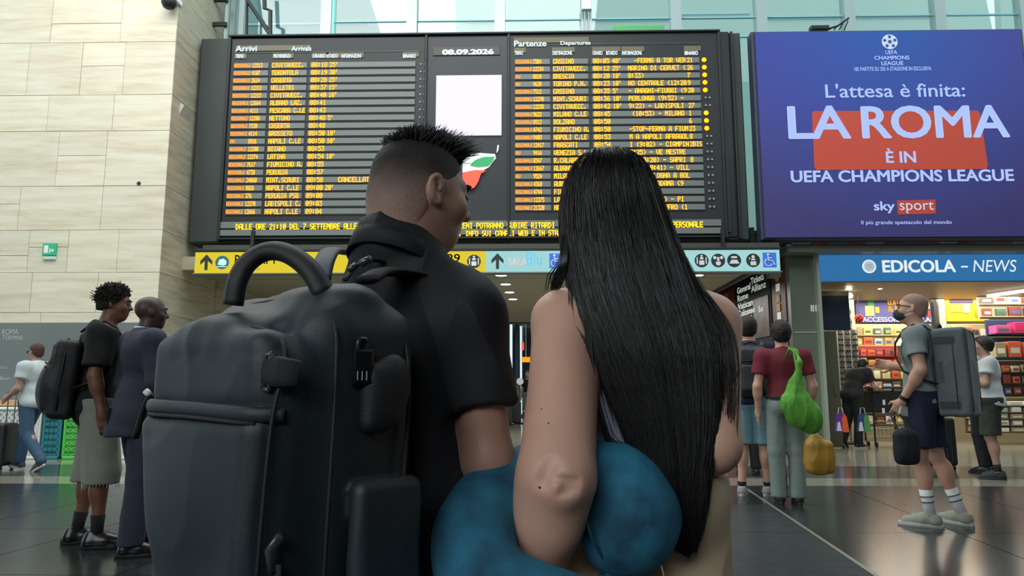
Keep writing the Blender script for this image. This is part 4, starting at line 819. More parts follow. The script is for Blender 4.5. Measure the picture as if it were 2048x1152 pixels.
    def eyes(s, brow='1d1714', lips=None):
        q = s.s*s.hs; m = MB(); b = MB()
        for g in (-1, 1):
            c = s.hd((g*.031, .082, .006)); d = s.HR@v3((0, 1, 0))
            for (rr, of, mm) in ((.0115, 0, m),):
                vv = []; ff = []; n1, n2 = 8, 6
                for i in range(n2+1):
                    for j in range(n1): th = math.pi*i/n2; ph = 2*math.pi*j/n1; vv.append(c+v3((math.sin(th)*math.cos(ph), math.sin(th)*math.sin(ph), math.cos(th)))*rr*q)
                for i in range(n2):
                    for j in range(n1): ff.append((i*n1+j, i*n1+(j+1) % n1, (i+1)*n1+(j+1) % n1, (i+1)*n1+j))
                mm.add(vv, ff)
            b.tube([s.hd((g*.012, .095, .03)), s.hd((g*.03, .095, .036)), s.hd((g*.05, .078, .03))], [.004*q, .005*q, .003*q], 6)
        m.o('eyes', mat('eye_dark', '2a2220', .2), s.root, True); b.o('eyebrows', mat('brow'+brow, brow, .8), s.root, True)
    def hair(s, m, e=.012, front=.055, low=-.02, back=-.075, top=.0, amp=.004, sc=60, seed=3, extra=None, name='hair', vox=None, sidecut=True):
        q = s.s*s.hs; c = s.hd((0, 0, 0)); F = Field(c-.2*q, c+.22*q, vox or min(s.vox, .006)); F.k = .02
        F.ell(s.hd((0, -.016, .032)), v3((.077+e, .1+e, .088+e+top))*q, s.HR)
        F.ell(s.hd((0, -.045, -.03)), v3((.066+e*.6, .06+e*.6, .06))*q, s.HR, .03*q)
        # hairline: slanted plane over the brow, another down to the nape
        u = s.HR@v3((0, .75, -.66)); F.cut(s.hd((0, front, .05)), u); F.cut(s.hd((0, 0, back)), s.HR@v3((0, 0.15, -1)))
        if sidecut: F.ell(s.hd((.0, .085, -.06)), v3((.14, .085, .085))*q, s.HR, .01, '-')
        if extra: extra(F)
        w = waves(seed, sc, 14); w2 = waves(seed+5, sc*2.3, 14); return F.mesh(name, m, s.root, lambda P, N: amp*w(P)+amp*.7*w2(P))
    def shirt(s, m, hem=.90, sleeve=.5, e=.018, ee=.022, hemw=.0, amp=.009, seed=None, name='shirt', f1=1, long=False, neck=True, vox=None, extra=None, rs=1.0, hempl=None):
        F = s.field(); q = s.s; F.k = .05*q; s.torso(F, e)
        if hemw: F.cone(s.J['wa'], s.J['pe']-v3((0, 0, .08))*q, .1*q, (.13+hemw)*q, k=.06)
        for sd in 'lr': s.arm(F, sd, ee, 1 if long else sleeve, f1, True, rs)
        if neck: F.cone(s.J['nk']-v3((0, 0, .03))*q, s.J['nk']+v3((0, .004, .012))*q, .07*q, .065*q, k=.03*q); F.cut(s.J['nk']+v3((0, 0, .016))*q, (0, .5, 1)) if neck == 1 else None
        if extra: extra(F)
        # the hem: cut everything below, leave arms alone
        z = hem*q; D = F.D; X, Y, Z = np.meshgrid(*F.ax, indexing='ij', sparse=True); near = (np.abs(X-s.J['pe'][0]) < .3*q) if not hempl else 1
        F.D = np.maximum(D, np.where((np.abs(X-s.J['pe'][0]) < .19*q*s.fat+.02), z-Z, np.maximum(z-.25-Z, -9)))
        return F.mesh(name, m, s.root, folds(seed or s.seed, amp, 16))
    def trousers(s, m, hem=.09, e=.02, wide=.01, waist=1.03, amp=.009, name='trousers', seed=None, fat=None, flare=0):
        hi = (None, None, (waist+.05)*s.s); F = s.field(hi=hi); q = s.s; F.k = .035*q; J = s.J; f = s.fat
        F.ell(J['pe'], v3((.158*f+e, .115*f+e, .12))*q); F.ell(J['wa']-v3((0, 0, .05)), v3((.137*f+e*.8, .1*f+e, .14))*q)
        for g in (-1, 1): F.ell(J['pe']+v3((g*.068, -.05, -.05))*q, v3((.08*f+e*.6, .075*f+e*.6, .095))*q)
        s.legs(F, e, wide=wide)
        if flare:
            for sd in 'lr': h, k = J['h'+sd], J['k'+sd]; F.cone(h-v3((0, 0, .05)), k-v3((0, 0, .05)), .082*q+e*.6, flare*q, k=.008)
        F.cut((0, 0, waist*q), (0, 0, 1)); F.cut((0, 0, hem*q), (0, 0, -1)); return F.mesh(name, m, s.root, folds((seed or s.seed)+7, amp, 18, (1, 1, .35)))
    def shoe(s, sd, m, sole, L=.285, yaw=0, h=.0, pitch=0, chunky=1.0, sock=None, high=.0):
        q = s.s; a = s.J['a'+sd]; F = Field((-.07, -.12, -.01), (.07, .24, .16+high), .0065); F.k = .03
        F.cone((0, -.035, .05), (0, -.03, .1+high), .036*chunky, .034, k=.03); F.cone((0, -.035, .042), (0, .05, .046), .038*chunky, .042*chunky); F.cone((0, .05, .045), (.004, .15*L/.285, .032), .042*chunky, .036*chunky)
        F.cone((0, 0, .085), (0, .1, .05), .03, .03); F.cut((0, 0, .02), (0, 0, -1)); F.cut((0, 0, .105+high), (0, -.25, 1))
        o = F.mesh('shoe', m, s.root); o.location = (float(a[0]), float(a[1])+.0*q, float(a[2])-.085*q+h); o.rotation_euler = (math.radians(pitch), 0, -math.radians(yaw)); o.scale = (q,)*3
        n = 20; v = []; 
        for z, g in ((0, .0), (.012, .004), (.028*chunky, .003)):
            for k in range(n):
                t = 2*math.pi*k/n; x = math.cos(t); y = math.sin(t); w = (.043+.004*(y > 0)*math.sin(2*t+1.5))*chunky; v.append((x*(w+g)*(1 if y > 0 else .93), .062*L/.285+y*(L/2+.002+g), z))
        f = [(i*n+k, i*n+(k+1) % n, (i+1)*n+(k+1) % n, (i+1)*n+k) for i in range(2) for k in range(n)]+[tuple(range(n))[::-1], tuple(range(2*n, 3*n))]
        pyd('sole', v, f, sole, o, False)
        la = MB()
        for k in range(4): y = .055+k*.018; z = .095-k*.010; la.tube([(-.02, y, z-.004), (0, y+.004, z+.001), (.02, y, z-.004)], .0025, 5)
        la.o('laces', mat('lace'+m.name, 'c9cac4' if 'white' in m.name or 'grey' in m.name else '26282a', .7), o, True)
        if sock:
            t = MB(); k = s.J['k'+sd]; d = nrm(k-a); zz = sock[1]; t.tube([a-d*.03*q, a+d*zz*.5*q, a+d*zz*q], [.041*q, .040*q, .046*q], 14); t.o('sock', sock[0], s.root, True)
            for st_ in sock[2:]: t = MB(); c = a+d*st_*q; t.tube([c-d*.004, c+d*.004], .0475*q, 14); t.o('sock_stripe', mat('stripe', '5c6268', .8), s.root, True)
        return o
def cloth(name, c, c2=None, rough=.85, ns=30, noise=.25, bump=.15): return mat(name, c, rough, noise=noise, nscale=ns, col2=c2, bump=bump, bscale=350)
def backpack(name, label, loc, yaw, w, h, d, m, m2, straps=None, lean=0, bulge=.0, pocket=True, handle=True, seed=5, sharp=.05, sag=0):
    t = thing(name, label, 'backpack', loc, math.radians(yaw)); t.rotation_euler[0] = lean
    F = Field((-w*.7, -d-.12, -.05), (w*.7, .06, h+.08), .008); F.k = .03
    F.box((0, -d/2, h/2), (w/2, d/2, h/2), sharp)
    if pocket: F.box((0, -d-.0, h*.36), (w*.4, .035, h*.27), .035, k=.02); F.box((0, -d+.005, h*.8), (w*.38, .02, h*.13), .02, k=.015)
    if bulge: F.ell((0, -d*.75, h*.4), (w*.48, d*.45+bulge, h*.36), k=.05)
    F.mesh('pack_body', m, t, folds(seed, .006, 14))
    p = MB()
    for z in ((h*.63, h*.68) if pocket else ()): 
        p.tube([(-w*.4, -d-.012-bulge*.5, z), (0, -d-.02-bulge*.7, z+.01), (w*.4, -d-.012-bulge*.5, z)], .005, 6)
    zr = .006 if pocket else .003; p.tube([(-w/2-.004, -d*.6, .06), (-w/2-.005, -d*.6, h*.8), (-w*.42, -d*.6, h+.003), (w*.42, -d*.6, h+.003), (w/2+.005, -d*.6, h*.8), (w/2+.004, -d*.6, .06)], zr, 6)
    p.o('zip', m2, t, True)
    if handle: MB().tube([(-.06, -.03, h-.01), (-.055, -.03, h+.035), (0, -.03, h+.05), (.055, -.03, h+.035), (.06, -.03, h-.01)], .012, 8).o('handle', m2, t, True)
    if straps:
        for pts in straps: MB().tube(pts, .028, 8, flat=.25, up=(0, 1, 0)).o('strap', m2, t, True)
    return t
def shoulder_straps(P, t, m, reach=.1, w=.026, off=.035):
    J = P.J; q = P.s                                     # from the top of the pack over the shoulder, down the chest and back under the arm
    for sd, g in (('r', 1), ('l', -1)):
        s_ = J['s'+sd]*v3((.62, 1, 1)); L = [s_+v3((0, -.13, .0))*q, s_+v3((0, -.07, .062))*q, s_+v3((0, .01, .08))*q, s_+v3((0, .085, .04))*q, s_+v3((.01*g, .145, -.06))*q, s_+v3((.02*g, .15, -.16))*q, s_+v3((.05*g, .09, -.28))*q, s_+v3((.075*g, -.03, -.34))*q, s_+v3((.06*g, -.14, -.38))*q]
        P_ = [P.world(x) for x in L]; inv = t.matrix_basis.inverted(); MB().tube([inv@x for x in P_], w, 10, flat=.3, up=(0, 0, 1)).o('strap', m, t, True)
# ---- dark suit, bald head
M_suit = cloth('suit_navy', '26283a', '1e2030', .75); M_blk = cloth('black_cotton', '0f1113', '151719'); M_tee_k = cloth('black_tee', '0c0d0f', '121316')
M_shoeb = mat('black_leather', '15161a', .3); M_soleb = mat('sole_black', '101113', .6); M_solew = mat('sole_white', 'b9bbb4', .6)
M_hair = mat('hair_black', '12100f', .55, noise=.5, nscale=60, col2='221c18')
B = Person('boy with a dark afro, black tee, long frayed grey shorts, black backpack', 176, 1092, 62, 1.80, 'brown', dict(hd=(0, .05, 1.635), ar=(.12, .05, .085), kr=(.11, .05, .5), al=(-.12, -.08, .085), kl=(-.11, -.02, .5)), vox=.009, hy=8, hp=-4, seed=11)
B.body(curl=.5); B.eyes()
B.hair(mat('afro', '120e0c', .95, noise=.6, nscale=90, col2='211915'), e=.010, top=.024, front=.058, back=-.03, amp=.009, sc=110)
m = MB(); q = B.s*B.hs
for i in range(1500):
    u, w, z = RS.normal(size=3); d = nrm((u, w, abs(z)*.9-.15))
    if d[1] > .55 and d[2] < .55: continue
    if d[2] < -.12 and d[1] > -.2: continue
    c = v3((d[0]*.086, -.018+d[1]*.112, .038+d[2]*.108)); r = RS.normal(size=3)*.010; m.tube([B.hd(c-d*.006), B.hd(c+d*.004+r*.6), B.hd(c+d*.006+r), B.hd(c+d*.001+r*1.3)], .0032, 3)
o = m.o('curls', MC['afro'], B.root, True); o['kind'] = 'stuff'
B.shirt(M_tee_k, hem=.80, sleeve=.8, e=.03, ee=.035, hemw=.02, amp=.009)
B.trousers(cloth('grey_denim', '84877c', '6f736a', .9), hem=.42, e=.035, wide=.05, waist=.98, name='shorts', flare=.11)
fr_ = MB()
for sd in 'lr':
    k = B.J['k'+sd]
    for i in range(34):
        a = i*2*math.pi/34; r = .115; x, y = k[0]+math.cos(a)*r, k[1]+math.sin(a)*r; L = random.uniform(.015, .05); fr_.tube([(x, y, .442), (x+random.uniform(-.006, .006), y, .442-L)], .0018, 3)
o = fr_.o('frayed_threads', mat('thread', 'c6c8c0', .9), B.root); o['kind'] = 'stuff'
for sd in 'lr': B.shoe(sd, M_shoeb, M_soleb, .31, yaw=10 if sd == 'r' else -5, chunky=1.22, sock=(M_blk, .13), high=.02)
bp = backpack('backpack', 'bulky black backpack worn by the boy with the afro', B.world((0, -.15, .86)), 62, .34, .55, .17, cloth('pack_black', '101214', '0a0b0c', .6), mat('strap_black', '16181a', .5), lean=math.radians(-4), bulge=.05); shoulder_straps(B, bp, MC['strap_black'])

C = Person('bald man in a dark navy suit with white collar, seen from behind', 258, 1108, 40, 1.71, 'dark', dict(er=(.235, .0, 1.14), wr=(.21, .15, .95), kr=(.10, .0, .5), ar=(.11, -.04, .085), al=(-.09, .12, .085), kl=(-.10, .09, .5), hd=(0, .035, 1.63)), vox=.009, hy=14, seed=21)
C.body(curl=.6); C.eyes('0d0a09')
def suit_x(F):
    q = C.s; F.cone(C.J['pe']+v3((0, 0, .05))*q, C.J['pe']+v3((0, -.03, -.17))*q, .15*q, .178*q, k=.06)
C.shirt(M_suit, hem=.78, long=True, f1=.93, e=.024, ee=.018, amp=.006, name='jacket', extra=suit_x, neck=2)
F = Field(C.J['nk']-.12, C.J['nk']+.12, .005); F.cone(C.J['nk']-v3((0, 0, .02)), C.J['nk']+v3((0, .012, .045)), .07, .066, cap=True); F.mesh('shirt_collar', mat('collar_white', 'd3dce4', .7), C.root)
m = MB(); m.box(-.002, .002, -.20, -.125, .79*C.s, .97*C.s); m.o('jacket_vent', mat('vent_dark', '15161d', .8), C.root)
C.trousers(M_suit, hem=.075, e=.022, wide=.028, waist=1.0, amp=.007)
for sd in 'lr': C.shoe(sd, M_shoeb, M_soleb, .31, yaw=25 if sd == 'l' else 30, chunky=.95)
# ---- walking man on the far side
A = Person('man in pale tee and jeans walking away with a trolley case', 52, 941, -75, 1.72, 'tan', dict(kr=(.09, .2, .53), ar=(.09, .23, .10), kl=(-.09, -.06, .5), al=(-.09, -.36, .15), er=(.235, -.02, 1.12), wr=(.2, .22, 1.06), el=(-.235, .0, 1.12), wl=(-.22, .2, 1.0)), vox=.012, hp=-3, seed=31)
A.body(); A.eyes(); A.hair(mat('hair_cropped', '4a2f24', .8, noise=.4, nscale=50), e=.006, front=.05, amp=.002)
A.shirt(cloth('pale_tee', 'bcc8c8', 'a9b6b7'), hem=.86, sleeve=.55, e=.03, ee=.03); A.trousers(cloth('blue_jeans', '34506a', '2a4159'), e=.016, wide=.012)
A.shoe('r', mat('shoe_grey_a', '3a3f44', .7), M_solew, pitch=8); A.shoe('l', MC['shoe_grey_a'], M_solew, pitch=-32, h=-.02)
m = MB(); 
for g in (-1, 1): c = A.hd((g*.032, .108, .004)); m.tube([c-v3((0, .002, 0)), c+v3((0, .002, 0))], .02, 10)
m.tube([A.hd((-.06, .09, .006)), A.hd((-.08, 0, .008))], .003, 4); m.tube([A.hd((.06, .09, .006)), A.hd((.08, 0, .008))], .003, 4); m.o('glasses', M_black, A.root)
def suitcase(label, loc, yaw, w=.4, h=.58, d=.24, c='1c1f23', handle=.4, group=None, legs4=True):
    t = thing('suitcase', label, 'suitcase', loc, math.radians(yaw), group); F = Field((-w*.6, -d*.7, .03), (w*.6, d*.7, h+.06), .012); F.box((0, 0, .05+h/2), (w/2, d/2, h/2), .045); F.mesh('shell', mat('case'+c, c, .5), t)
    m = MB(); 
    for k in (-.3, -.15, 0, .15, .3): m.box(w*k-.006, w*k+.006, -d/2-.006, -d/2+.002, .12, h-.03)
    m.box(-w/2-.003, w/2+.003, -.006, .006, .08, h+.02); m.o('ribs', mat('case_rib', '33373b', .5), t)
    for a in (-1, 1):
        for b in (-1, 1): MB().tube([(a*w*.38-.012, b*d*.33, .025), (a*w*.38+.012, b*d*.33, .025)], .025, 10).o('wheel', M_black, t)
    m = MB(); 
    for a in (-.1, .1): m.tube([(a, d*.3, h+.03), (a, d*.3, h+.05+handle)], .009, 6)
    m.tube([(-.11, d*.3, h+.05+handle), (.11, d*.3, h+.05+handle)], .014, 8); m.o('handle', M_steel, t)
    return t
p = A.world(A.J['wr']); suitcase('black trolley case pulled by the walking man at the picture edge', (p.x-.30, p.y-.12, 0), 80, handle=.42)
p = G(312, 1045); suitcase('small black trolley case beside the man in the suit', (p.x+.30, p.y+.45, 0), 60, .34, .34, .2, '17181b', .12)

# ---- group by the store
D_ = Person('man with dark hair, navy shirt, light blue shorts and narrow black backpack', 1512, 992, 12, 1.84, 'light', dict(al=(-.13, -.02, .085), ar=(.12, .03, .085)), vox=.0105, hy=6, hp=4, seed=41)
D_.body(); D_.eyes(); D_.hair(mat('hair_brown_d', '221a16', .7, noise=.5, nscale=50), e=.016, front=.06, amp=.003); D_.shirt(cloth('navy_tee', '181b33', '22183a'), hem=.88, sleeve=.55, e=.028, ee=.03)
D_.trousers(cloth('light_denim', '6f96a2', '5c8491'), hem=.50, e=.03, wide=.03, waist=1.0, name='shorts', flare=.095)
for sd in 'lr': D_.shoe(sd, mat('trainer_grey', '8f9390', .7), M_solew, yaw=8 if sd == 'l' else 35, sock=(M_blk, .05))
bp = backpack('backpack', 'narrow black backpack on the man in light blue shorts', D_.world((0, -.15, 1.0)), 12, .29, .52, .13, mat('pack_black2', '1c1f22', .6), MC['strap_black'], lean=math.radians(-3)); shoulder_straps(D_, bp, MC['strap_black'])
E_ = Person('person with red-brown hair mostly hidden beside the navy shirt', 1532, 972, 5, 1.66, 'light', vox=.013, seed=45, dy=.6, loc=(W(1527, 960, 9).x, 9.0, 0)); E_.body(); E_.hair(mat('hair_auburn', '5a2e22', .7, noise=.4, nscale=50), e=.02, front=.06, back=-.16, amp=.003); E_.shirt(cloth('grey_tee_e', '5c5a5e'), hem=.9); E_.trousers(M_blk)
for sd in 'lr': E_.shoe(sd, M_shoeb, M_soleb)
R_ = Person('person in dark red tee and grey trousers, seen from behind', 1580, 1008, 8, 1.73, 'light', dict(hr=(.088, 0, .95), sr=(.19, -.01, 1.415), er=(.265, -.03, 1.12), wr=(.23, .02, .90), sl=(-.19, -.01, 1.415), el=(-.255, -.04, 1.12), wl=(-.25, .02, .86), ar=(.075, -.02, .085), al=(-.085, .02, .085), kr=(.085, .01, .5), kl=(-.095, .01, .5)), vox=.0095, hp=2, seed=51)
R_.body(curl=.4); R_.eyes(); R_.hair(mat('hair_brown_r', '1f1613', .7, noise=.5, nscale=50), e=.022, front=.06, back=-.10, amp=.005, top=.006); R_.shirt(cloth('dark_red', '6e1f2c', '5c1824'), hem=.985, sleeve=.62, e=.016, ee=.026, amp=.005)
R_.trousers(cloth('grey_trousers', '7c8a84', '6c7a75'), hem=.06, e=.014, wide=.028, waist=1.03)
for sd in 'lr': R_.shoe(sd, mat('trainer_black', '1d1f20', .7), mat('sole_dark', '2c2e30', .6), yaw=0)
m = MB(); m.tube([(.155*math.cos(a)*1.07, .118*math.sin(a)*1.07, 1.0) for a in [k*math.pi/12 for k in range(25)]], .016, 6, up=(0, 0, 1)); m.o('belt', mat('belt_black', '14181c', .6), R_.root)
w_ = R_.J['wl']; m = MB(); m.tube([w_+v3((0, 0, .01)), w_+v3((0, 0, .03))], .032, 12); m.o('wrist_strap', M_black, R_.root)
# green net bag on the shoulder, yellow drawstring bag in the hand
def bag_world(name, label, cat, m, ells, straps, P, seed=3, amp=.008, vox=.008, ms=None, kk=.05, boxes=(), cones=()):
    c = Vector(P); t = thing(name, label, cat, c); Q_ = [v3(a)-max(b) for a, b in list(ells)+[x[:2] for x in boxes]]+[v3(a)+max(b) for a, b in list(ells)+[x[:2] for x in boxes]]+[v3(x)-g*.05 for a in cones for x in a[:2] for g in (-1, 1)]; lo = np.min(Q_, 0)-.03; hi = np.max(Q_, 0)+.03
    F = Field(lo, hi, vox); F.k = kk
    for a, b in ells: F.ell(a, b)
    for a, b, r in boxes: F.box(a, b, r)
    for a, b, r, r2 in cones: F.cone(a, b, r, r2)
    F.mesh('bag_body', m, t, folds(seed, amp, 22, (1, 1, .3)))
    for pts, r in straps: MB().tube(pts, r, 8, flat=.4).o('strap', ms or m, t, True)
    return t
M_net = mat('net_green', '5ba032', .75, noise=.5, nscale=25, col2='2f7018', bump=.8, bscale=60, stretch=(1, 1, .3))
c = W(1592, 800, 6.72); sh = W(1588, 698, 6.85)-c; sh = (sh.x, sh.y+.02, sh.z)
bag_world('net_bag', 'bulging bright green net bag hanging from the shoulder of the red tee', 'bag', M_net, [((0, 0, -.03), (.14, .1, .13)), ((.06, 0, -.13), (.16, .11, .13)), ((.13, .0, -.2), (.08, .08, .10)), ((-.0, .0, .10), (.06, .04, .1))],
          [([(-.03, 0, .05), (sh[0]*.6-.01, .0, sh[2]*.55), (sh[0]-.02, sh[1]-.06, sh[2]-.02), (sh[0]-.02, sh[1]+.05, sh[2]+.012), (sh[0]-.02, sh[1]+.16, sh[2]-.08)], .016), ([(.03, 0, .05), (sh[0]*.8+.01, .0, sh[2]*.55), (sh[0]+.02, sh[1]-.06, sh[2]-.02), (sh[0]+.02, sh[1]+.05, sh[2]+.01), (sh[0]+.02, sh[1]+.16, sh[2]-.08)], .012)], c, amp=.012, cones=[((0, 0, .1), (sh[0]*.8, -.02, sh[2]*.72), .06, .018), ((sh[0]*.8, -.02, sh[2]*.72), (sh[0], sh[1]-.05, sh[2]-.01), .018, .014)])
c = W(1638, 905, 6.9); M_yb = mat('yellow_nylon', 'a8802a', .5, noise=.3, nscale=6, col2='8a6a20')
hw = R_.world(R_.J['wr']+v3((0, .02, -.11)))-c
bag_world('drawstring_bag', 'mustard yellow drawstring bag held beside the grey trousers', 'bag', M_yb, [((0, 0, -.07), (.11, .08, .1)), ((-.03, 0, .12), (.05, .05, .07))], [([(-.04, 0, .15), (hw.x*.7, hw.y*.5, hw.z*.8), tuple(hw)], .008), ([(.02, 0, .16), (hw.x*.6, hw.y*.5, hw.z*.8), tuple(hw)], .008)], c, amp=.010, ms=M_black, kk=.06, boxes=[((0, 0, -.04), (.125, .07, .15), .05)])

# ---- man with the big grey pack
K = Person('man in grey tee, face mask and navy shorts with a very large grey pack', 1866, 1052, -50, 1.86, 'light', dict(hd=(0, .03, 1.635), el=(-.235, -.05, 1.15), wl=(-.20, .10, .92), er=(.235, .02, 1.15), wr=(.2, .24, 1.2), al=(-.07, .0, .085), ar=(.19, -.16, .085), kl=(-.095, .03, .5), kr=(.15, -.03, .5)), vox=.0085, hy=-10, hp=4, seed=61)
K.body(curl=.9, handkw=dict(l=dict(n=(1, .2, 0)))); K.eyes('3a2a22')
K.hair(mat('buzz_hair', '8f7467', .8, noise=.35, nscale=40, col2='a58a7c'), e=.0008, front=.045, back=-.05, amp=.0008, vox=.005)
F = Field(K.J['hd']-.16, K.J['hd']+.16, .005); F.k = .02; q = K.s
F.ell(K.hd((0, .052, -.05)), v3((.064, .068, .052))*q, K.HR); F.ell(K.hd((0, .095, -.045)), v3((.03, .032, .04))*q, K.HR); F.cut(K.hd((0, .03, 0)), K.HR@v3((0, -1, 0))); F.cut(K.hd((0, .1, -.008)), K.HR@v3((0, .25, 1))); F.mesh('face_mask', cloth('mask_grey', '30363a', '252a2e'), K.root)
m = MB()
for g in (-1, 1): m.tube([K.hd((g*.06, .05, -.03)), K.hd((g*.078, .01, -.02)), K.hd((g*.082, -.015, .0))], .003, 5); m.tube([K.hd((g*.06, .05, -.06)), K.hd((g*.076, .01, -.05)), K.hd((g*.08, -.015, -.035))], .003, 5)
m.o('mask_loops', M_white, K.root)
m = MB()
for g in (-1, 1): m.tube([K.hd((g*.03, .105, .03)), K.hd((g*.07, .07, .02)), K.hd((g*.08, 0, .01))], .0035, 5)
m.o('glasses', M_black, K.root)
K.shirt(cloth('grey_tee', '7f8c8a', '727f7e'), hem=.90, sleeve=.6, e=.024, ee=.026); K.trousers(cloth('navy_shorts', '20263e', '191e33'), hem=.58, e=.028, wide=.03, waist=1.0, name='shorts', flare=.09)
M_ws = cloth('white_sock', 'd5d9d8', 'c2c7c6')
for sd in 'lr': K.shoe(sd, mat('trainer_grey2', '96978a', .75, noise=.3, nscale=20), M_solew, .30, yaw=-5 if sd == 'l' else 20, chunky=1.05, sock=(M_ws, .19, .10, .14))
m = MB(); w_ = K.J['wl']; d = nrm(K.J['el']-w_); m.tube([w_+d*.02, w_+d*.05], .037, 12); m.o('watch', M_black, K.root)
t = backpack('travel_pack', 'very large boxy slate grey travel pack on the man in the face mask', K.world((0, -.14, .86)), -50, .40, .69, .24, mat('pack_slate', '525d5f', .6, noise=.15, nscale=4), mat('slate_strap', '262c2f', .5), lean=math.radians(-1), pocket=False, sharp=.028, handle=True); shoulder_straps(K, t, MC['slate_strap'])
m = MB(); m.box(-.206, -.198, -.16, -.02, .57, .62); m.box(-.206, -.198, -.16, -.02, .07, .12); m.o('side_patch', MC['slate_strap'], t)
m = MB(); m.tube([(-.17, -.241, .04), (-.17, -.241, .62), (-.1, -.241, .66), (.1, -.241, .66), (.17, -.241, .62), (.17, -.241, .04)], .003, 6); m.o('zip', M_black, t, True)
m = MB()
for k in range(6): m.box(-.2035, -.199, -.065, -.035, .27+k*.028, .29+k*.028)
o = m.o('worn_print', mat('pack_print', '3a4446', .5), t)
M_ph = mat('phone_pale', 'b9bcb8', .3); p = K.world(K.J['wl']+nrm(K.J['wl']-K.J['el'])*.10)
t = thing('phone', 'pale phone held low by the man in the face mask', 'phone', p+Vector((.075, -.045, .0)), math.radians(-12)); t.rotation_euler[1] = math.radians(108)
MB().bbox(-.038, .038, -.006, .006, -.075, .075, .003).o('phone_body', M_ph, t); MB().bbox(-.03, -.005, -.011, -.006, .03, .065, .002).o('camera_block', mat('phone_lens', '70746f', .2), t)
c = W(1812, 890, 5.7); hw = p-c; 
t = bag_world('tote_bag', 'small black zipped bag held low by the man in the face mask', 'bag', cloth('bag_black', '15181e', '1e222a'), [((0, 0, -.05), (.07, .05, .06)), ((.0, 0, .04), (.05, .04, .09))], [([(-.05, 0, .11), (hw.x-.04, hw.y, hw.z-.03), (hw.x, hw.y, hw.z+.0), (hw.x+.04, hw.y, hw.z-.03), (.05, 0, .11)], .009)], c, amp=.006, boxes=[((0, 0, -.02), (.09, .045, .125), .04)])

# ---- man in the white tee with camouflage shorts
Wt = Person('man in white tee and dark camouflage shorts with raised forearm', 1993, 958, -60, 1.74, 'tan', dict(er=(.25, .03, 1.14), wr=(.16, .22, 1.25), el=(-.25, .03, 1.16), wl=(-.12, .25, 1.24), kr=(.1, .03, .5), al=(-.1, -.02, .085)), vox=.010, hp=5, fat=1.2, seed=71)
Wt.body(curl=.9); Wt.eyes(); Wt.hair(MC['hair_black'], e=.016, front=.06, back=-.05, amp=.003); Wt.shirt(cloth('white_tee', 'c9cfce', 'b9c0c0'), hem=.88, sleeve=.55, e=.03, ee=.03)
Wt.trousers(mat('camouflage', '34382f', .85, noise=.9, nscale=14, col2='1f221f'), hem=.53, e=.034, wide=.03, waist=1.0, name='shorts', flare=.10)
for sd in 'lr': Wt.shoe(sd, mat('trainer_dark', '1f2a2c', .7), mat('sole_dark', '2c2e30', .6), sock=(M_blk, .10))
T = Person('pale-skinned man whose face shows beyond the man in white', 0, 0, -30, 1.78, 'fair', dict(wr=(.1, .25, 1.2), er=(.24, .03, 1.12), wl=(-.1, .25, 1.2), el=(-.24, .03, 1.12)), vox=.012, loc=(W(1952, 700, 9.9).x, 9.9, 0), hp=6, seed=75)
T.body(); T.eyes(); T.hair(mat('hair_fair', '7a5f48', .8), e=.008, front=.045, amp=.002); T.shirt(cloth('cream_tee', 'a8a298')); T.trousers(M_blk)
for sd in 'lr': T.shoe(sd, M_shoeb, M_soleb)
suitcase('tall black ribbed suitcase behind the big grey pack', (W(1905, 860, 10.0).x, 10.4, 0), 0, .42, .66, .26, '2a2a2a', .3)
p = W(2046, 850, 9.4); U = Person('person in pale grey sleeves at the picture edge beside the kiosk', 0, 0, -70, 1.72, 'light', dict(er=(.24, .03, 1.12), wr=(.2, .05, .98), sl=(-.18, 0, 1.4)), vox=.012, loc=(p.x+.40, 9.6, 0), seed=77)
U.body(); U.hair(MC['hair_brown_r'], e=.016, front=.06, back=-.06); U.shirt(cloth('pale_grey_top', '93a0a2'), long=True, f1=.85, e=.025, ee=.025); U.trousers(cloth('black_trousers', '1b1d20'))
for sd in 'lr': U.shoe(sd, M_shoeb, M_soleb)
# ---- clerk leaning on a cart
Lk = Person('clerk dressed in black with a cap leaning on a wire cart by the kiosk', 1711, 896, 65, 1.84, 'light', dict(wa=(0, .04, 1.10), ch=(0, .13, 1.27), nk=(0, .24, 1.40), hd=(0, .34, 1.50), sr=(.18, .2, 1.36), sl=(-.18, .2, 1.36), er=(.2, .33, 1.12), wr=(.14, .55, 1.08), el=(-.2, .33, 1.12), wl=(-.14, .52, 1.08), al=(-.1, -.2, .11), kl=(-.1, -.05, .5)), vox=.012, hp=-22, fat=1.15, seed=81)
Lk.body(); Lk.eyes(); Lk.hair(M_hair, e=.014, front=.06, back=-.05, name='cap', amp=.001); Lk.shirt(cloth('clerk_black', '1c1b1c', '151516'), hem=.84, sleeve=.6, e=.035, ee=.035); Lk.trousers(M_blk, e=.02, wide=.02)
Lk.shoe('r', M_shoeb, M_solew, .29); Lk.shoe('l', M_shoeb, mat('sole_grey', '8a8680', .6), .29, pitch=-55, h=.02)
p = G(1778, 894); t = thing('wire_cart', 'black wire trolley cart with tall posts beside the clerk', 'cart', (p.x, p.y-.1, 0)); m = MB()
for x in (-.3, .3):
    for y in (0, .4): m.tube([(x, y, .1), (x, y, 1.15)], .018, 6)
m.o('posts', mat('cart_post', '1a1b1c', .5), t); m = MB()
for k in range(9): m.tube([(-.3+k*.075, 0, .18), (-.3+k*.075, 0, .62)], .006, 4)
for z in (.18, .33, .48, .62): m.tube([(-.3, 0, z), (.3, 0, z)], .007, 4); m.tube([(-.3, .4, z), (.3, .4, z)], .007, 4)
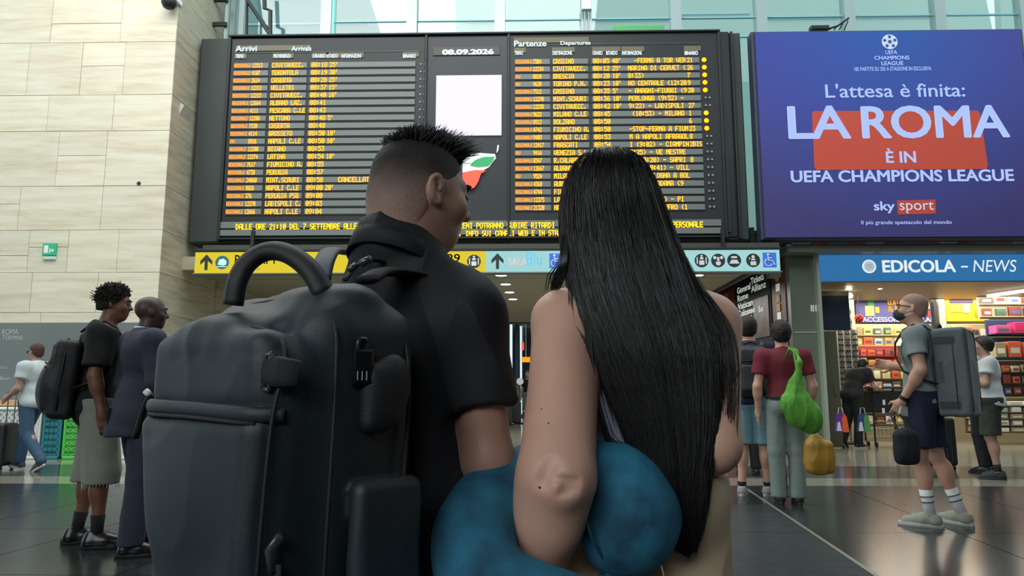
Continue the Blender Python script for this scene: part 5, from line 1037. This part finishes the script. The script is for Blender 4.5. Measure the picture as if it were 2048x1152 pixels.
m.o('wire_basket', mat('cart_wire', '8b8779', .4, .5), t); MB().bbox(-.32, .32, -.02, .42, .66, 1.06, .02).o('upper_box', mat('cart_box', '151719', .6), t); MB().bbox(-.36, .36, -.05, .45, 1.12, 1.17, .01).o('tray', mat('cart_tray', '1b3a5c', .5), t)
for x in (-.27, .27):
    for y in (.03, .37): MB().tube([(x-.015, y, .05), (x+.015, y, .05)], .05, 12).o('wheel', M_black, t)
for k, (x, z) in enumerate(((-.12, .86), (-.14, .7))): MB().bbox(x, x+.05, -.028, -.021, z-.05, z+.05, .002).o('paper_tag', M_white, t)
for k, (px, c1, c2, lb) in enumerate(((1684, '5a2f8c', 'd8582c', 'purple and orange shopping bag hanging behind the clerk'), (1728, '2f3f6c', '4c8a4a', 'blue and green shopping bag hanging beside the clerk'))):
    c = W(px, 845, 13.55); t = thing('shopping_bag', lb, 'bag', c); t.scale = (.8, .8, .8)
    MB().poly([(-.15, -.2), (.15, -.22), (.11, .12), (.06, .2), (-.06, .2), (-.1, .1)], 0, .08).o('bag_body', mat('sb'+c1, c1, .5), t); MB().poly([(-.0, -.21), (.15, -.22), (.11, .12), (.06, .2), (.0, .1)], -.01, .0).o('bag_print', mat('sb'+c2, c2, .5), t)
    MB().poly([(-.13, -.19), (-.02, -.19), (-.05, .02), (-.1, .0)], -.012, -.001).o('bag_patch', mat('sbw', 'c9c4d0', .5), t); MB().tube([(-.06, .04, .19), (-.04, .04, .33), (.04, .04, .33), (.06, .04, .19)], .008, 5).o('handle', mat('sbw', 'c9c4d0', .5), t)
# ---- distant traveller in the passage
Q = Person('distant traveller in black tee and grey shorts in the passage', 0, 0, 200, 1.80, 'light', vox=.016, loc=(W(1056, 760, 25.5).x, 25.5, 0), seed=91); Q.body(); Q.hair(M_hair); Q.shirt(M_tee_k, sleeve=.6); Q.trousers(cloth('grey_shorts_q', '6e7674'), hem=.5, name='shorts', wide=.03, e=.03)
for sd in 'lr': Q.shoe(sd, mat('shoe_white_q', 'c9c7bd', .7), M_solew)
suitcase('distant black suitcase beside the white round sign', (W(1030, 800, 24.6).x, 24.4, 0), 0, .42, .7, .26, '202326', .5); suitcase('distant black suitcase below the red round sign', (W(1018, 800, 24).x-.1, 23.4, 0), 0, .42, .62, .26, '1c1f22', .5)
# ================================================================== THE COUPLE IN FRONT
def along(P, n):                                      # Catmull-Rom through the points
    P = [Vector(p) for p in P]; Q = [P[0]*2-P[1]]+P+[P[-1]*2-P[-2]]; out = []
    for i in range(len(P)-1):
        a, b, c, d = Q[i:i+4]
        for k in range(n): t = k/n; out.append(.5*((2*b)+(c-a)*t+(2*a-5*b+4*c-d)*t*t+(3*b-a-3*c+d)*t**3))
    return out+[P[-1]]
p = W(815, 700, 1.5)
Mn = Person('man with faded haircut and black collared shirt, seen from behind in front of the board', 0, 0, 35, 1.62, 'tan', loc=(p.x, 1.5, 0), vox=.0045, hy=20, hp=-5, hs=1.08, fat=1.08, seed=101)
LM = lambda x, y, Y: Mn.local(W(x, y, Y))
Mn.J.update(sr=LM(938, 634, 1.41), er=LM(978, 925, 1.40), wr=LM(985, 985, 1.62), sl=LM(672, 650, 1.62), el=LM(640, 900, 1.62), wl=LM(640, 1000, 1.80), nk=LM(812, 540, 1.5), hd=LM(846, 392, 1.5))
Mn.J['ch'] = LM(800, 720, 1.5); 
def man_x(F):
    F.cone(Mn.J['nk'], Mn.hd((0, -.03, -.04)), .064, .066, k=.03)
    F.cone(Mn.hd((0, -.06, -.02)), Mn.J['nk']+v3((0, -.035, .0)), .05, .055, k=.04)
    for g in (-1, 1):                                 # ear rim and lobe
        pts = [Mn.hd((g*(.083+.005*math.sin(a)), -.014-.014*math.cos(a)*1.0, -.004+.025*math.sin(a))) for a in [math.radians(x) for x in range(-70, 200, 18)]]
        for a, b in zip(pts[:-1], pts[1:]): F.cone(a, b, .0045, .0045, k=.004)
        F.ell(Mn.hd((g*.081, -.002, -.031)), (.005, .007, .008), k=.006)
Mn.body(rs=1.16, extra=man_x, curl=.8); Mn.eyes()
# stubbled fade: black on top, skin-toned towards the nape
m = mat('fade_hair', '17130f', .75); n = m.node_tree.nodes; l = m.node_tree.links; tc = n.new('ShaderNodeTexCoord'); sp = n.new('ShaderNodeSeparateXYZ'); l.new(tc.outputs['Object'], sp.inputs[0])
tn = n.new('ShaderNodeTexNoise'); tn.inputs['Scale'].default_value = 22; tn.inputs['Detail'].default_value = 6; l.new(tc.outputs['Object'], tn.inputs['Vector'])
ma = n.new('ShaderNodeMath'); ma.operation = 'MULTIPLY_ADD'; ma.inputs[1].default_value = .05; l.new(tn.outputs['Fac'], ma.inputs[0]); l.new(sp.outputs['Z'], ma.inputs[2])
mr = n.new('ShaderNodeMapRange'); hz = float(Mn.J['hd'][2]); mr.inputs[1].default_value = hz-.06; mr.inputs[2].default_value = hz+.12; l.new(ma.outputs[0], mr.inputs[0])
r_ = n.new('ShaderNodeValToRGB'); l.new(mr.outputs[0], r_.inputs[0]); cr = r_.color_ramp; cr.elements[0].color = lin('a58373'); cr.elements[1].color = lin('120f0e'); e = cr.elements.new(.35); e.color = lin('806d61'); e = cr.elements.new(.66); e.color = lin('3a302b'); e = cr.elements.new(.8); e.color = lin('1a1614')
l.new(r_.outputs[0], n['Principled BSDF'].inputs['Base Color']); m2 = n.new('ShaderNodeTexNoise'); m2.inputs['Scale'].default_value = 420; l.new(tc.outputs['Object'], m2.inputs['Vector']); bp_ = n.new('ShaderNodeBump'); bp_.inputs['Strength'].default_value = .5; bp_.inputs['Distance'].default_value = .004; l.new(m2.outputs['Fac'], bp_.inputs['Height']); l.new(bp_.outputs[0], n['Principled BSDF'].inputs['Normal'])
def fade_x(F):
    q = Mn.s*Mn.hs; G_ = Field(F.lo, F.lo+F.h*(F.n-2), F.h); G_.cone(Mn.J['nk'], Mn.hd((0, -.03, -.04)), .066, .068, k=0); G_.cone(Mn.hd((0, -.06, -.02)), Mn.J['nk']+v3((0, -.035, .0)), .0525, .0575, k=.04)
    G_.cut(Mn.hd((0, 0, -.112)), Mn.HR@v3((0, .2, -1))); G_.cut(Mn.hd((0, -.012, -.06)), Mn.HR@v3((0, 1, 0))); D = G_.D[:F.n[0], :F.n[1], :F.n[2]]; F.D = smin(F.D, D, .03)
    for g in (-1, 1): F.ell(Mn.hd((g*.085, .002, -.02)), v3((.03, .024, .038))*q, Mn.HR, .008, '-')
Mn.hair(m, e=.0028, front=.05, back=-.105, amp=.0008, vox=.0035, extra=fade_x, name='cropped_hair', top=.002, sidecut=True)
t = MB(); q = Mn.s*Mn.hs
for i in range(3000):
    u, w = RS.uniform(-1, 1), RS.uniform(-1, 1)
    if u*u+w*w > 1: continue
    x = .056*u; y = -.012+.083*w; z = .032+.088*math.sqrt(max(0, 1-(x/.078)**2-((y+.016)/.1)**2)); f = (w+1)/2
    L = (.016+.026*f+.034*max(0, w-.3))*RS.uniform(.35, 1.4); d = nrm((u*.45+RS.normal()*.22, .15+.75*max(0, f-.35)+RS.normal()*.25-.35*(w < -.4), 1.0-.35*(w < -.5)))
    a = v3((x, y, z-.002)); b = a+d*L*.55; c = b+nrm(d+v3((0, .35*f, -.15-.25*RS.rand())))*L*.55
    t.tube([Mn.hd(a), Mn.hd(b), Mn.hd(c)], [.0019*q, .0014*q, .0003], 3, cap=False)
o = t.o('hair_tufts', mat('hair_gloss', '0d0c0e', .38, spec=.6), Mn.root, True); o['kind'] = 'stuff'
M_ms = mat('black_shirt', '0a0f18', .75, noise=.3, nscale=6, col2='0a0c10', bump=.1, bscale=500)
def msh(F):
    q = Mn.s; F.cone(Mn.J['nk']-v3((0, 0, .02)), Mn.J['nk']+v3((0, -.034, .040)), .093, .086, k=.035)
    F.cone(LM(760, 560, 1.5), LM(900, 585, 1.45), .06, .06, k=.06)
    F.cut(LM(818, 470, 1.5), (.1, .38, 1))
Mn.shirt(M_ms, hem=.80, sleeve=.62, e=.016, ee=.012, amp=.013, neck=0, rs=1.2, extra=msh, vox=.0055)
# fold-down collar
def ring_strip(c0, pts_r, zoff, m, name, th=.004):
    pass
c = Mn.J['nk']+v3((0, -.030, .036)); v = []; f = []; N = 40
for k in range(N+1):
    a = math.radians(-60)+math.radians(300)*k/N-math.pi/2-math.radians(90); ca, sa = math.cos(a), math.sin(a)
    for (r, z) in ((.085, .0), (.088, .008), (.093, -.006), (.102, -.036), (.098, -.037), (.089, -.012)): v.append(c+v3((r*ca, r*sa, z-.38*r*sa)))
for k in range(N):
    for i in range(6): j = (i+1) % 6; f.append((k*6+i, k*6+j, (k+1)*6+j, (k+1)*6+i))
f += [tuple(range(6)), tuple(N*6+i for i in range(6))[::-1]]; pyd('collar', v, f, M_ms, Mn.root, True)
Mn.trousers(cloth('black_jeans', '17181b', '101114'), e=.02, wide=.02, waist=.98)
for sd in 'lr': Mn.shoe(sd, M_shoeb, M_soleb)

# ---- his backpack
pyaw = 35; BPL = (-.330, 1.362, .60); M_bag = mat('bag_fabric', '222e34', .55, noise=.35, nscale=5, col2='1a2225', bump=.12, bscale=420); M_bag2 = mat('bag_fabric_dark', '161b1e', .6, noise=.3, nscale=8, bump=.15, bscale=380); M_web = mat('webbing', '15181a', .65, bump=.4, bscale=600); M_bk = mat('buckle_plastic', '25292c', .25)
t = thing('backpack', 'very large dark travel backpack with arched top handle on the man in front', 'backpack', BPL, math.radians(pyaw)); hB = .58
F = Field((-.27, -.36, -.05), (.27, .06, .78), .0055); F.k = .05
def tp(cx, cz):                                       # the pack narrows towards its foot, on the far side most
    def f(x, y, z): s_ = 1+1.5*np.maximum(0, .40-(z+cz))+.12*np.maximum(0, z+cz-.42); return .1+(x+cx-.1)*s_-cx, y*(1+.5*np.maximum(0, .25-(z+cz))), z
    return f
F.box((0, -.11, .30), (.19, .115, .305), .07, fn=tp(0, .30))
F.box((-.008, -.235, .275), (.178, .055, .255), .05, k=.03, fn=tp(-.008, .275))
F.box((-.012, -.28, .235), (.165, .035, .19), .035, k=.014, fn=tp(-.012, .235)); F.ell((-.03, -.27, .30), (.12, .05, .11), k=.04)
F.box((-.012, -.27, .485), (.155, .032, .062), .03, k=.02)
for x, y, z, r in ((-.04, -.23, .55, .03), (.07, -.12, .605, .03), (-.1, -.1, .60, .025)): F.ell((x, y, z), (.1, .06, r), k=.04)
F.box((.2, -.10, .17), (.02, .07, .15), .02, k=.012)
g1 = folds(303, .005, 15, (1, 1, .5)); g2 = waves(311, 60, 9, (1, .4, .3))
F.mesh('pack_body', M_bag, t, lambda P, N: g1(P, N)+.0022*g2(P)*(P[:, 2] > .5))
def seam(name, pts, r=.0042, m=M_bag2, n=6): return MB().tube(along(pts, 5), r, n).o(name, m, t, True)
seam('zip_line', [(.138, -.292, .05), (.152, -.294, .2), (.160, -.288, .40), (.16, -.27, .50), (.11, -.262, .54), (0, -.262, .555), (-.1, -.258, .54), (-.15, -.262, .50)], .0035)
seam('piping', [(.172, -.2, .04), (.188, -.205, .25), (.19, -.2, .46), (.17, -.19, .555), (.1, -.175, .60), (-.1, -.175, .60), (-.16, -.19, .555)], .0035)
seam('piping', [(.172, -.06, .04), (.192, -.055, .3), (.195, -.05, .48), (.165, -.045, .58)], .0035)
zf = .428
fl = MB(); pts = along([(-.175, -.255, zf), (-.168, -.29, zf), (-.12, -.309, zf), (0, -.312, zf-.003), (.11, -.309, zf-.008), (.145, -.295, zf-.01), (.165, -.27, zf-.01)], 6); fl.tube(pts, .006, 8, flat=1.9, up=(0, 0, 1)); fl.o('pocket_flap', M_bag, t, True)
MB().tube(along([(-.168, -.262, zf-.012), (-.16, -.292, zf-.012), (-.12, -.313, zf-.013), (0, -.317, zf-.015), (.11, -.313, zf-.02), (.14, -.30, zf-.022)], 6), .0035, 6).o('zip_line', M_web, t, True)
# carrying handle
hp = [t.matrix_basis.inverted()@W(x, y, Y) for x, y, Y in ((466, 610, 1.17), (474, 565, 1.17), (492, 530, 1.18), (522, 507, 1.19), (556, 502, 1.19), (592, 516, 1.18), (624, 545, 1.17), (650, 590, 1.16))]
ho = MB().tube(along(hp, 5), .0155, 12, flat=1.25).o('handle', M_bag2, t, True)
MB().tube(along([p+Vector((0, -.012, .0)) for p in hp], 5), .0035, 5).o('stitching', M_web, ho, True)
# side buckle and compression strap
TI = t.matrix_basis.inverted(); LB = lambda x, y, Y: TI@W(x, y, Y)
m = MB(); a, b, c = LB(528, 744, 1.045), LB(556, 744, 1.035), LB(600, 748, 1.03)
m.tube([a, b, c], [.021, .023, .019], 12, flat=.3, up=(-.5, -1, 0)); m.o('strap_end', M_web, t, True)
m = MB(); U = Vector((0, 0, 1))
for k in (-1, 1): m.tube([a+U*.024*k, a+(b-a)*.5+U*.026*k], .004, 6)
m.tube([a-U*.024, a+U*.024], .0045, 8); m.tube([a+(b-a)*.45-U*.026, a+(b-a)*.45+U*.026], .004, 8); m.o('buckle', mat('buckle_sheen', '50565a', .2, .3), t, True)
m = MB(); a = LB(552, 1098, 1.05); m.tube([a+U*.02+Vector((.01, 0, 0)), a+Vector((-.004, -.004, 0)), a-U*.03], [.01, .014, .012], 10, flat=.5); m.o('buckle', mat('buckle_sheen', '50565a', .2, .3), t, True); m = MB(); m.tube([a-U*.02, a-U*.1], .014, 8, flat=.3, up=(0, 1, 0)); m.o('strap_end', M_web, t, True)
# lock and pouch on the side
a = LB(724, 735, 1.13); m = MB(); R = Matrix.Translation(a); m.bbox(-.016, .016, -.012, .012, -.028, .028, .004); m.v = [tuple(Matrix.Translation(a)@Matrix.Rotation(math.radians(60), 4, 'Z')@Vector(q_)) for q_ in m.v]; m.o('lock', mat('lock_black', '0f1113', .25), t)
m = MB()
for k in range(3): x_ = -.010+k*.007; m.box(x_, x_+.0015, -.0135, -.0125, -.02, -.006, Matrix.Translation(a)@Matrix.Rotation(math.radians(60), 4, 'Z'))
m.o('lock_digits', mat('digit_grey', 'a7adb0', .4), t)
m = MB(); m.tube(along([a+Vector((0, -.01, .02)), a+Vector((.0, -.008, .042)), a+Vector((.0, .008, .042)), a+Vector((0, .01, .02))], 5), .0035, 8); m.o('shackle', M_bk, t, True)
F = Field(np.array(a)-.12, np.array(a)+.12, .006); F.k = .03; F.box(np.array(a)+v3((-.0, .03, -.05)), (.02, .03, .055), .02); F.ell(np.array(a)+v3((.01, .06, -.03)), (.022, .03, .05)); F.mesh('side_pouch', M_bag2, t, folds(5, .006, 30))
# pull tab and loose strap on the far edge
a = LB(300, 791, 1.27); MB().tube([a, a+Vector((-.008, -.004, .008))], .006, 8).o('zip_pull', mat('pull_pale', 'c9c9c2', .4), t, True); MB().tube(along([a, a+Vector((-.02, 0, -.03)), a+Vector((-.04, 0, -.075))], 4), .007, 6, flat=.5).o('loose_strap', M_web, t, True)
# shoulder strap with its adjuster over the shirt
L_ = [LB(x, y, Y) for x, y, Y in ((690, 560, 1.30), (715, 530, 1.33), (745, 520, 1.37), (790, 530, 1.42), (850, 560, 1.47))]
MB().tube(along([LB(x, y, Y) for x, y, Y in ((735, 560, 1.28), (760, 545, 1.31), (800, 545, 1.36), (850, 560, 1.42), (890, 610, 1.50))], 5), .03, 12, flat=.3, up=(0, 0, 1)).o('strap', M_web, t, True)
m = MB(); m.tube(along(L_[:4], 4), .006, 8, flat=.6); m.o('load_strap', M_web, t, True); m = MB(); a = L_[0]; b = L_[1]; m.tube([LB(698, 540, 1.27), LB(712, 530, 1.28)], .006, 8); m.tube([LB(722, 527, 1.28), LB(742, 517, 1.29)], .007, 8); m.o('adjuster', mat('adjuster', '4a4f53', .2, .5), t, True)
MB().tube(along([LB(x, y, Y) for x, y, Y in ((640, 560, 1.30), (650, 520, 1.36), (665, 500, 1.45), (690, 505, 1.55))], 5), .02, 10, flat=.3, up=(0, 0, 1)).o('strap', mat('blue_web', '1d2c38', .6), t, True)
MB().tube(along([LB(x, y, Y) for x, y, Y in ((738, 640, 1.24), (745, 700, 1.27), (770, 760, 1.30), (790, 830, 1.32), (795, 950, 1.34))], 5), .022, 10, flat=.35, up=(0, 0, 1)).o('strap', M_bag2, t, True)

# ================================================================== woman
p = W(1275, 700, 1.5); Wo = Person('woman with very long straight black hair, sleeveless grey top and beige trousers', 0, 0, -3, 1.56, 'fair', loc=(p.x, 1.52, 0), vox=.0045, hy=-50, hp=0, hs=1.02, fat=1.08, seed=111)
LW = lambda x, y, Y: Wo.local(W(x, y, Y))
Wo.J.update(sl=LW(1124, 642, 1.48), el=LW(1112, 955, 1.30), wl=LW(1068, 1205, 1.385), sr=LW(1420, 650, 1.52), er=LW(1426, 890, 1.44), wr=LW(1330, 905, 1.66), nk=LW(1262, 560, 1.53), hd=LW(1218, 408, 1.53))
def wom_x(F):
    J = Wo.J; e = J['el']; F.cone(J['sl'], e, .054, .0625, k=.02); F.cone(J['sl']+v3((.02, -.0, -.08)), e, .058, .06, k=.03); F.cone(e, J['wl'], .058, .036, k=.03); F.ell(e+(J['wl']-e)*.25, (.058, .056, .08), k=.03)
    F.ell(LW(1131, 972, 1.25), (.019, .012, .02), k=.035); F.cone(LW(1100, 928, 1.229), LW(1088, 960, 1.231), .006, .004, k=.026, op='-'); F.cone(LW(1112, 957, 1.2275), LW(1155, 961, 1.2325), .002, .002, k=.012, op='-'); F.ell(LW(1136, 975, 1.2245), (.006, .006, .005), k=.016, op='-'); F.cone(LW(1118, 990, 1.2265), LW(1150, 978, 1.2305), .0018, .0018, k=.012, op='-')
    F.cone(J['sr'], J['er'], .05, .046, k=.03)
wob = Wo.body(hands=('r', 'l'), rs=1.2, curl=.6, extra=wom_x, handkw=dict(l=dict(d=LW(1040, 1290, 1.42)-Wo.J['wl'])))
Wo.eyes()
m = MB()
for x, y, Y, r in ((1097, 846, 1.262, .0016), (1079, 975, 1.236, .0022), (1063, 968, 1.245, .0013), (1083, 818, 1.27, .0012)):
    c = LW(x, y, Y); m.lathe([(.0002, -r), (r*.8, -r*.5), (r, 0), (r*.8, r*.5), (.0002, r)], c, 8)
m.o('moles', mat('mole', '3a2018', .6), Wo.root, True)
M_tank = mat('tank_top', '8b90a0', .7, noise=.2, nscale=20, col2='7c8192', bump=.1, bscale=400)
F = Wo.field(vox=.006); F.k = .045; Wo.torso(F, .008)
F.D = np.maximum(F.D, Wo.J['pe'][2]-.02-F.ax[2][None, None, :]); F.cut(LW(1275, 640, 1.5), (0, 0, 1))
for g, q in ((-1, LW(1130, 640, 1.5)), (1, LW(1420, 640, 1.5))): F.ell(q, (.05, .12, .11), k=.01, op='-')
F.mesh('tank_top', M_tank, Wo.root, folds(17, .004, 22, (1, 1, .5)))
for g, x in ((-1, 1190), (1, 1370)): MB().tube(along([LW(x, 650, 1.42), LW(x+5, 600, 1.45), LW(x+5, 585, 1.52), LW(x+5, 620, 1.6)], 4), .016, 10, flat=.2, up=(0, -1, 0)).o('shoulder_band', M_tank, Wo.root, True)
Wo.trousers(mat('beige_trousers', 'b8a68a', .8, noise=.15, nscale=6, col2='a8967c', bump=.08, bscale=400), hem=.08, e=.03, wide=.05, waist=1.0, flare=.135, amp=.008, fat=1.25)
m = MB(); m.tube(along([LW(1300, 1010, 1.375), LW(1310, 1080, 1.35), LW(1330, 1160, 1.345)], 5), .002, 5); m.o('seam', mat('beige_seam', '9c8a70', .8), Wo.root, True)
for sd in 'lr': Wo.shoe(sd, mat('shoe_white_w', 'c9c6bd', .6), M_solew)
# hair: lofted mass, then single strands laid over it
HT = [  # py, left px, right px, depth of centre, half depth
    (303, 1188, 1232, 1.53, .03), (314, 1165, 1262, 1.53, .075), (338, 1142, 1290, 1.53, .10), (375, 1126, 1310, 1.528, .115), (420, 1120, 1326, 1.525, .118), (470, 1121, 1345, 1.52, .11), (520, 1127, 1366, 1.50, .095), (570, 1136, 1388, 1.47, .075),
    (620, 1148, 1412, 1.445, .058), (670, 1166, 1432, 1.43, .05), (720, 1188, 1440, 1.42, .046), (780, 1212, 1440, 1.415, .042), (840, 1238, 1436, 1.41, .04), (900, 1262, 1428, 1.405, .036), (950, 1270, 1420, 1.40, .032), (1000, 1298, 1414, 1.395, .026), (1045, 1325, 1404, 1.39, .018), (1072, 1350, 1392, 1.388, .008)]
HTa = np.array(HT, float)
def hair_at(u, a, grow=1.0):                           # u: row coordinate, a: angle (0 = towards viewer's right, -pi/2 = towards camera)
    i = np.clip(u, 0, len(HT)-1); r = [np.interp(i, range(len(HT)), HTa[:, k]) for k in range(5)]
    ym = r[3]; x0 = W(r[1], r[0], ym); x1 = W(r[2], r[0], ym); cx = (x0.x+x1.x)/2; rx = (x1.x-x0.x)/2*grow; ca, sa = math.cos(a), math.sin(a)
    return Vector((cx+rx*math.copysign(abs(ca)**.85, ca), ym+r[4]*grow*math.copysign(abs(sa)**.85, sa), (x0.z+x1.z)/2))
v = []; f = []; NA = 120; NU = 66; gv = RS.uniform(-1, 1, NA); gv = np.convolve(np.r_[gv[-3:], gv, gv[:3]], np.ones(4)/4, 'same')[3:-3]
for i in range(NU):
    u = (len(HT)-1)*i/(NU-1)
    for k in range(NA):
        a = 2*math.pi*k/NA; d = 1-.02-.05*gv[(k+int(3*math.sin(u*.7))) % NA]*min(1, u/4); p = hair_at(u, a, d); tipn = max(0, (u-12)/5); p.z += tipn*.07*gv[(k*7) % NA]; v.append(Wo.local(p))
for i in range(NU-1):
    for k in range(NA): f.append((i*NA+k, (i+1)*NA+k, (i+1)*NA+(k+1) % NA, i*NA+(k+1) % NA))
f += [tuple(range(NA)), tuple((NU-1)*NA+k for k in range(NA))[::-1]]
M_lh = mat('long_hair', '050507', .42, spec=.35); ho = pyd('long_hair', v, f, M_lh, Wo.root, True)
ho_face = MB()
t = MB(); 
for i in range(2300):
    a = -math.pi/2+RS.normal()*1.0; u0 = RS.uniform(.3, 7) if i % 3 else RS.uniform(5, 12); ue = min(len(HT)-1, RS.uniform(11.5, 17.6)); u0 = min(u0, ue-3); N = 13; pts = []; gr = RS.uniform(.97, 1.035); w0, ph = RS.uniform(.0, .035), RS.rand()*6.28; dr = RS.normal()*.05
    for k in range(N):
        u = u0+(ue-u0)*k/(N-1); p = hair_at(u, a+dr*k/N+w0*math.sin(u*1.1+ph), gr+(.03*RS.rand()*(k/N)**3)); 
        pts.append(Wo.local(p))
    r = RS.uniform(.0006, .0012); pts[-1] = pts[-1]-v3((0, 0, RS.uniform(.0, .035))); t.tube(pts, [r*.5]+[r]*(N-2)+[r*.15], 3, cap=False)
o = t.o('hair_strands', mat('strand_black', '08080b', .4, spec=.4), Wo.root, True); o['kind'] = 'stuff'
t = MB()
for i in range(150):                                  # thin veil of hair over the far shoulder and arm
    k = RS.rand()**1.6; x = 52*k; ye = RS.uniform(720, 930); P_ = [(1330+x*.3, 470, 1.45), (1372+x*.6, 570, 1.44), (1410+x, 650, 1.43), (1428+x*1.0, 740, 1.415), (1428+x*.85, ye, 1.41)]
    pts = [Wo.local(W(a+RS.normal()*2, b, c_-.012*RS.rand())) for a, b, c_ in P_]; t.tube(along(pts, 4), .0005, 3, cap=False)
for i in range(60):                                   # lock hanging in front of the near shoulder
    x = RS.normal()*7; P_ = [(1132+x*.3, 470, 1.46), (1128+x*.5, 520, 1.44), (1118+x, 550, 1.45), (1108+x*.8, RS.uniform(565, 588), 1.46)]; t.tube(along([Wo.local(W(a, b, c_)) for a, b, c_ in P_], 4), [.0011]*12+[.0003], 3, cap=False)
for i in range(9):
    x = RS.normal()*3; P_ = [(1140+x, 560, 1.44), (1142+x, 610, 1.42), (1148+x, 650, 1.405), (1164+x*2, 678, 1.40), (1178, 690, 1.40)]; t.tube(along([Wo.local(W(a, b, c_)) for a, b, c_ in P_], 4), .0007, 3, cap=False)
for i in range(22):
    x = RS.uniform(-12, 10); P_ = [(1180+x, 640, 1.40), (1190+x, 760, 1.395), (1215+x, 860, 1.39), (1245+x, 930+RS.uniform(-40, 40), 1.385)]; t.tube(along([Wo.local(W(a, b, c_)) for a, b, c_ in P_], 4), .0008, 3, cap=False)
o = t.o('loose_strands', mat('strand_black', '08080b', .4), Wo.root, True); o['kind'] = 'stuff'
t = MB()
for k in range(7): c = Wo.hd((-.036+.003*k-.0, .094, .008)); t.tube([c, c+Wo.HR@v3((-.001*k, .012, .006))], [.0009, .0003], 4)
t.o('eyelashes', M_hair, Wo.root)

# ---- teal neck pillow hung on her arm
c0 = W(1105, 1080, 1.35); t = thing('neck_pillow', 'teal velvet neck pillow hooked over the bent arm of the woman', 'pillow', c0)
PL = [(1245, 1075, 1.375, .074), (1262, 1035, 1.385, .086), (1235, 985, 1.405, .086), (1180, 962, 1.43, .078), (1110, 960, 1.455, .074), (1045, 975, 1.43, .073), (985, 1010, 1.38, .070), (952, 1060, 1.33, .068), (950, 1120, 1.29, .070), (985, 1185, 1.25, .074), (1060, 1222, 1.225, .074), (1140, 1243, 1.22, .07), (1200, 1262, 1.23, .06)]
pts = along([W(a, b, c_) for a, b, c_, _ in PL], 4); rr = np.interp(np.arange(len(pts))/4, range(len(PL)), [q[3] for q in PL]); loc = np.array([list(p-c0) for p in pts])
F = Field(loc.min(0)-.1, loc.max(0)+.1, .0055); F.k = .012
for i in range(len(pts)-1): F.cone(loc[i], loc[i+1], rr[i], rr[i+1])
wv = waves(9, 28, 9); wv2 = waves(19, 70, 9)
M_vel = mat('teal_velvet', '0c3f56', .85, noise=1.0, nscale=11, col2='256f8c', sheen=.3, bump=.1, bscale=90)
F.mesh('cushion', M_vel, t, lambda P, N: .003*wv(P)+.0012*wv2(P))
A_ = lambda x, y, Y: W(x, y, Y)-c0
MB().tube(along([A_(1176, 985, 1.345), A_(1172, 1030, 1.31), A_(1186, 1080, 1.305), A_(1212, 1125, 1.325)], 5), .0028, 6).o('seam', mat('teal_dark', '0d3c50', .8), t, True)
m = MB(); m.tube([A_(1222, 1115, 1.36), A_(1216, 1150, 1.35), A_(1213, 1195, 1.34)], [.022, .013, .016], 10, flat=.6); m.o('tie_tab', M_vel, t, True); MB().tube([A_(1216, 1150, 1.34), A_(1216, 1158, 1.34)], .018, 10).o('cord_stop', mat('teal_dark', '0d3c50', .8), t, True)
m = MB(); m.tube(along([A_(905, 1010, 1.36), A_(925, 1000, 1.40), A_(960, 985, 1.46)], 4), .02, 8, flat=.5); m.o('strap_loop', M_vel, t, True)
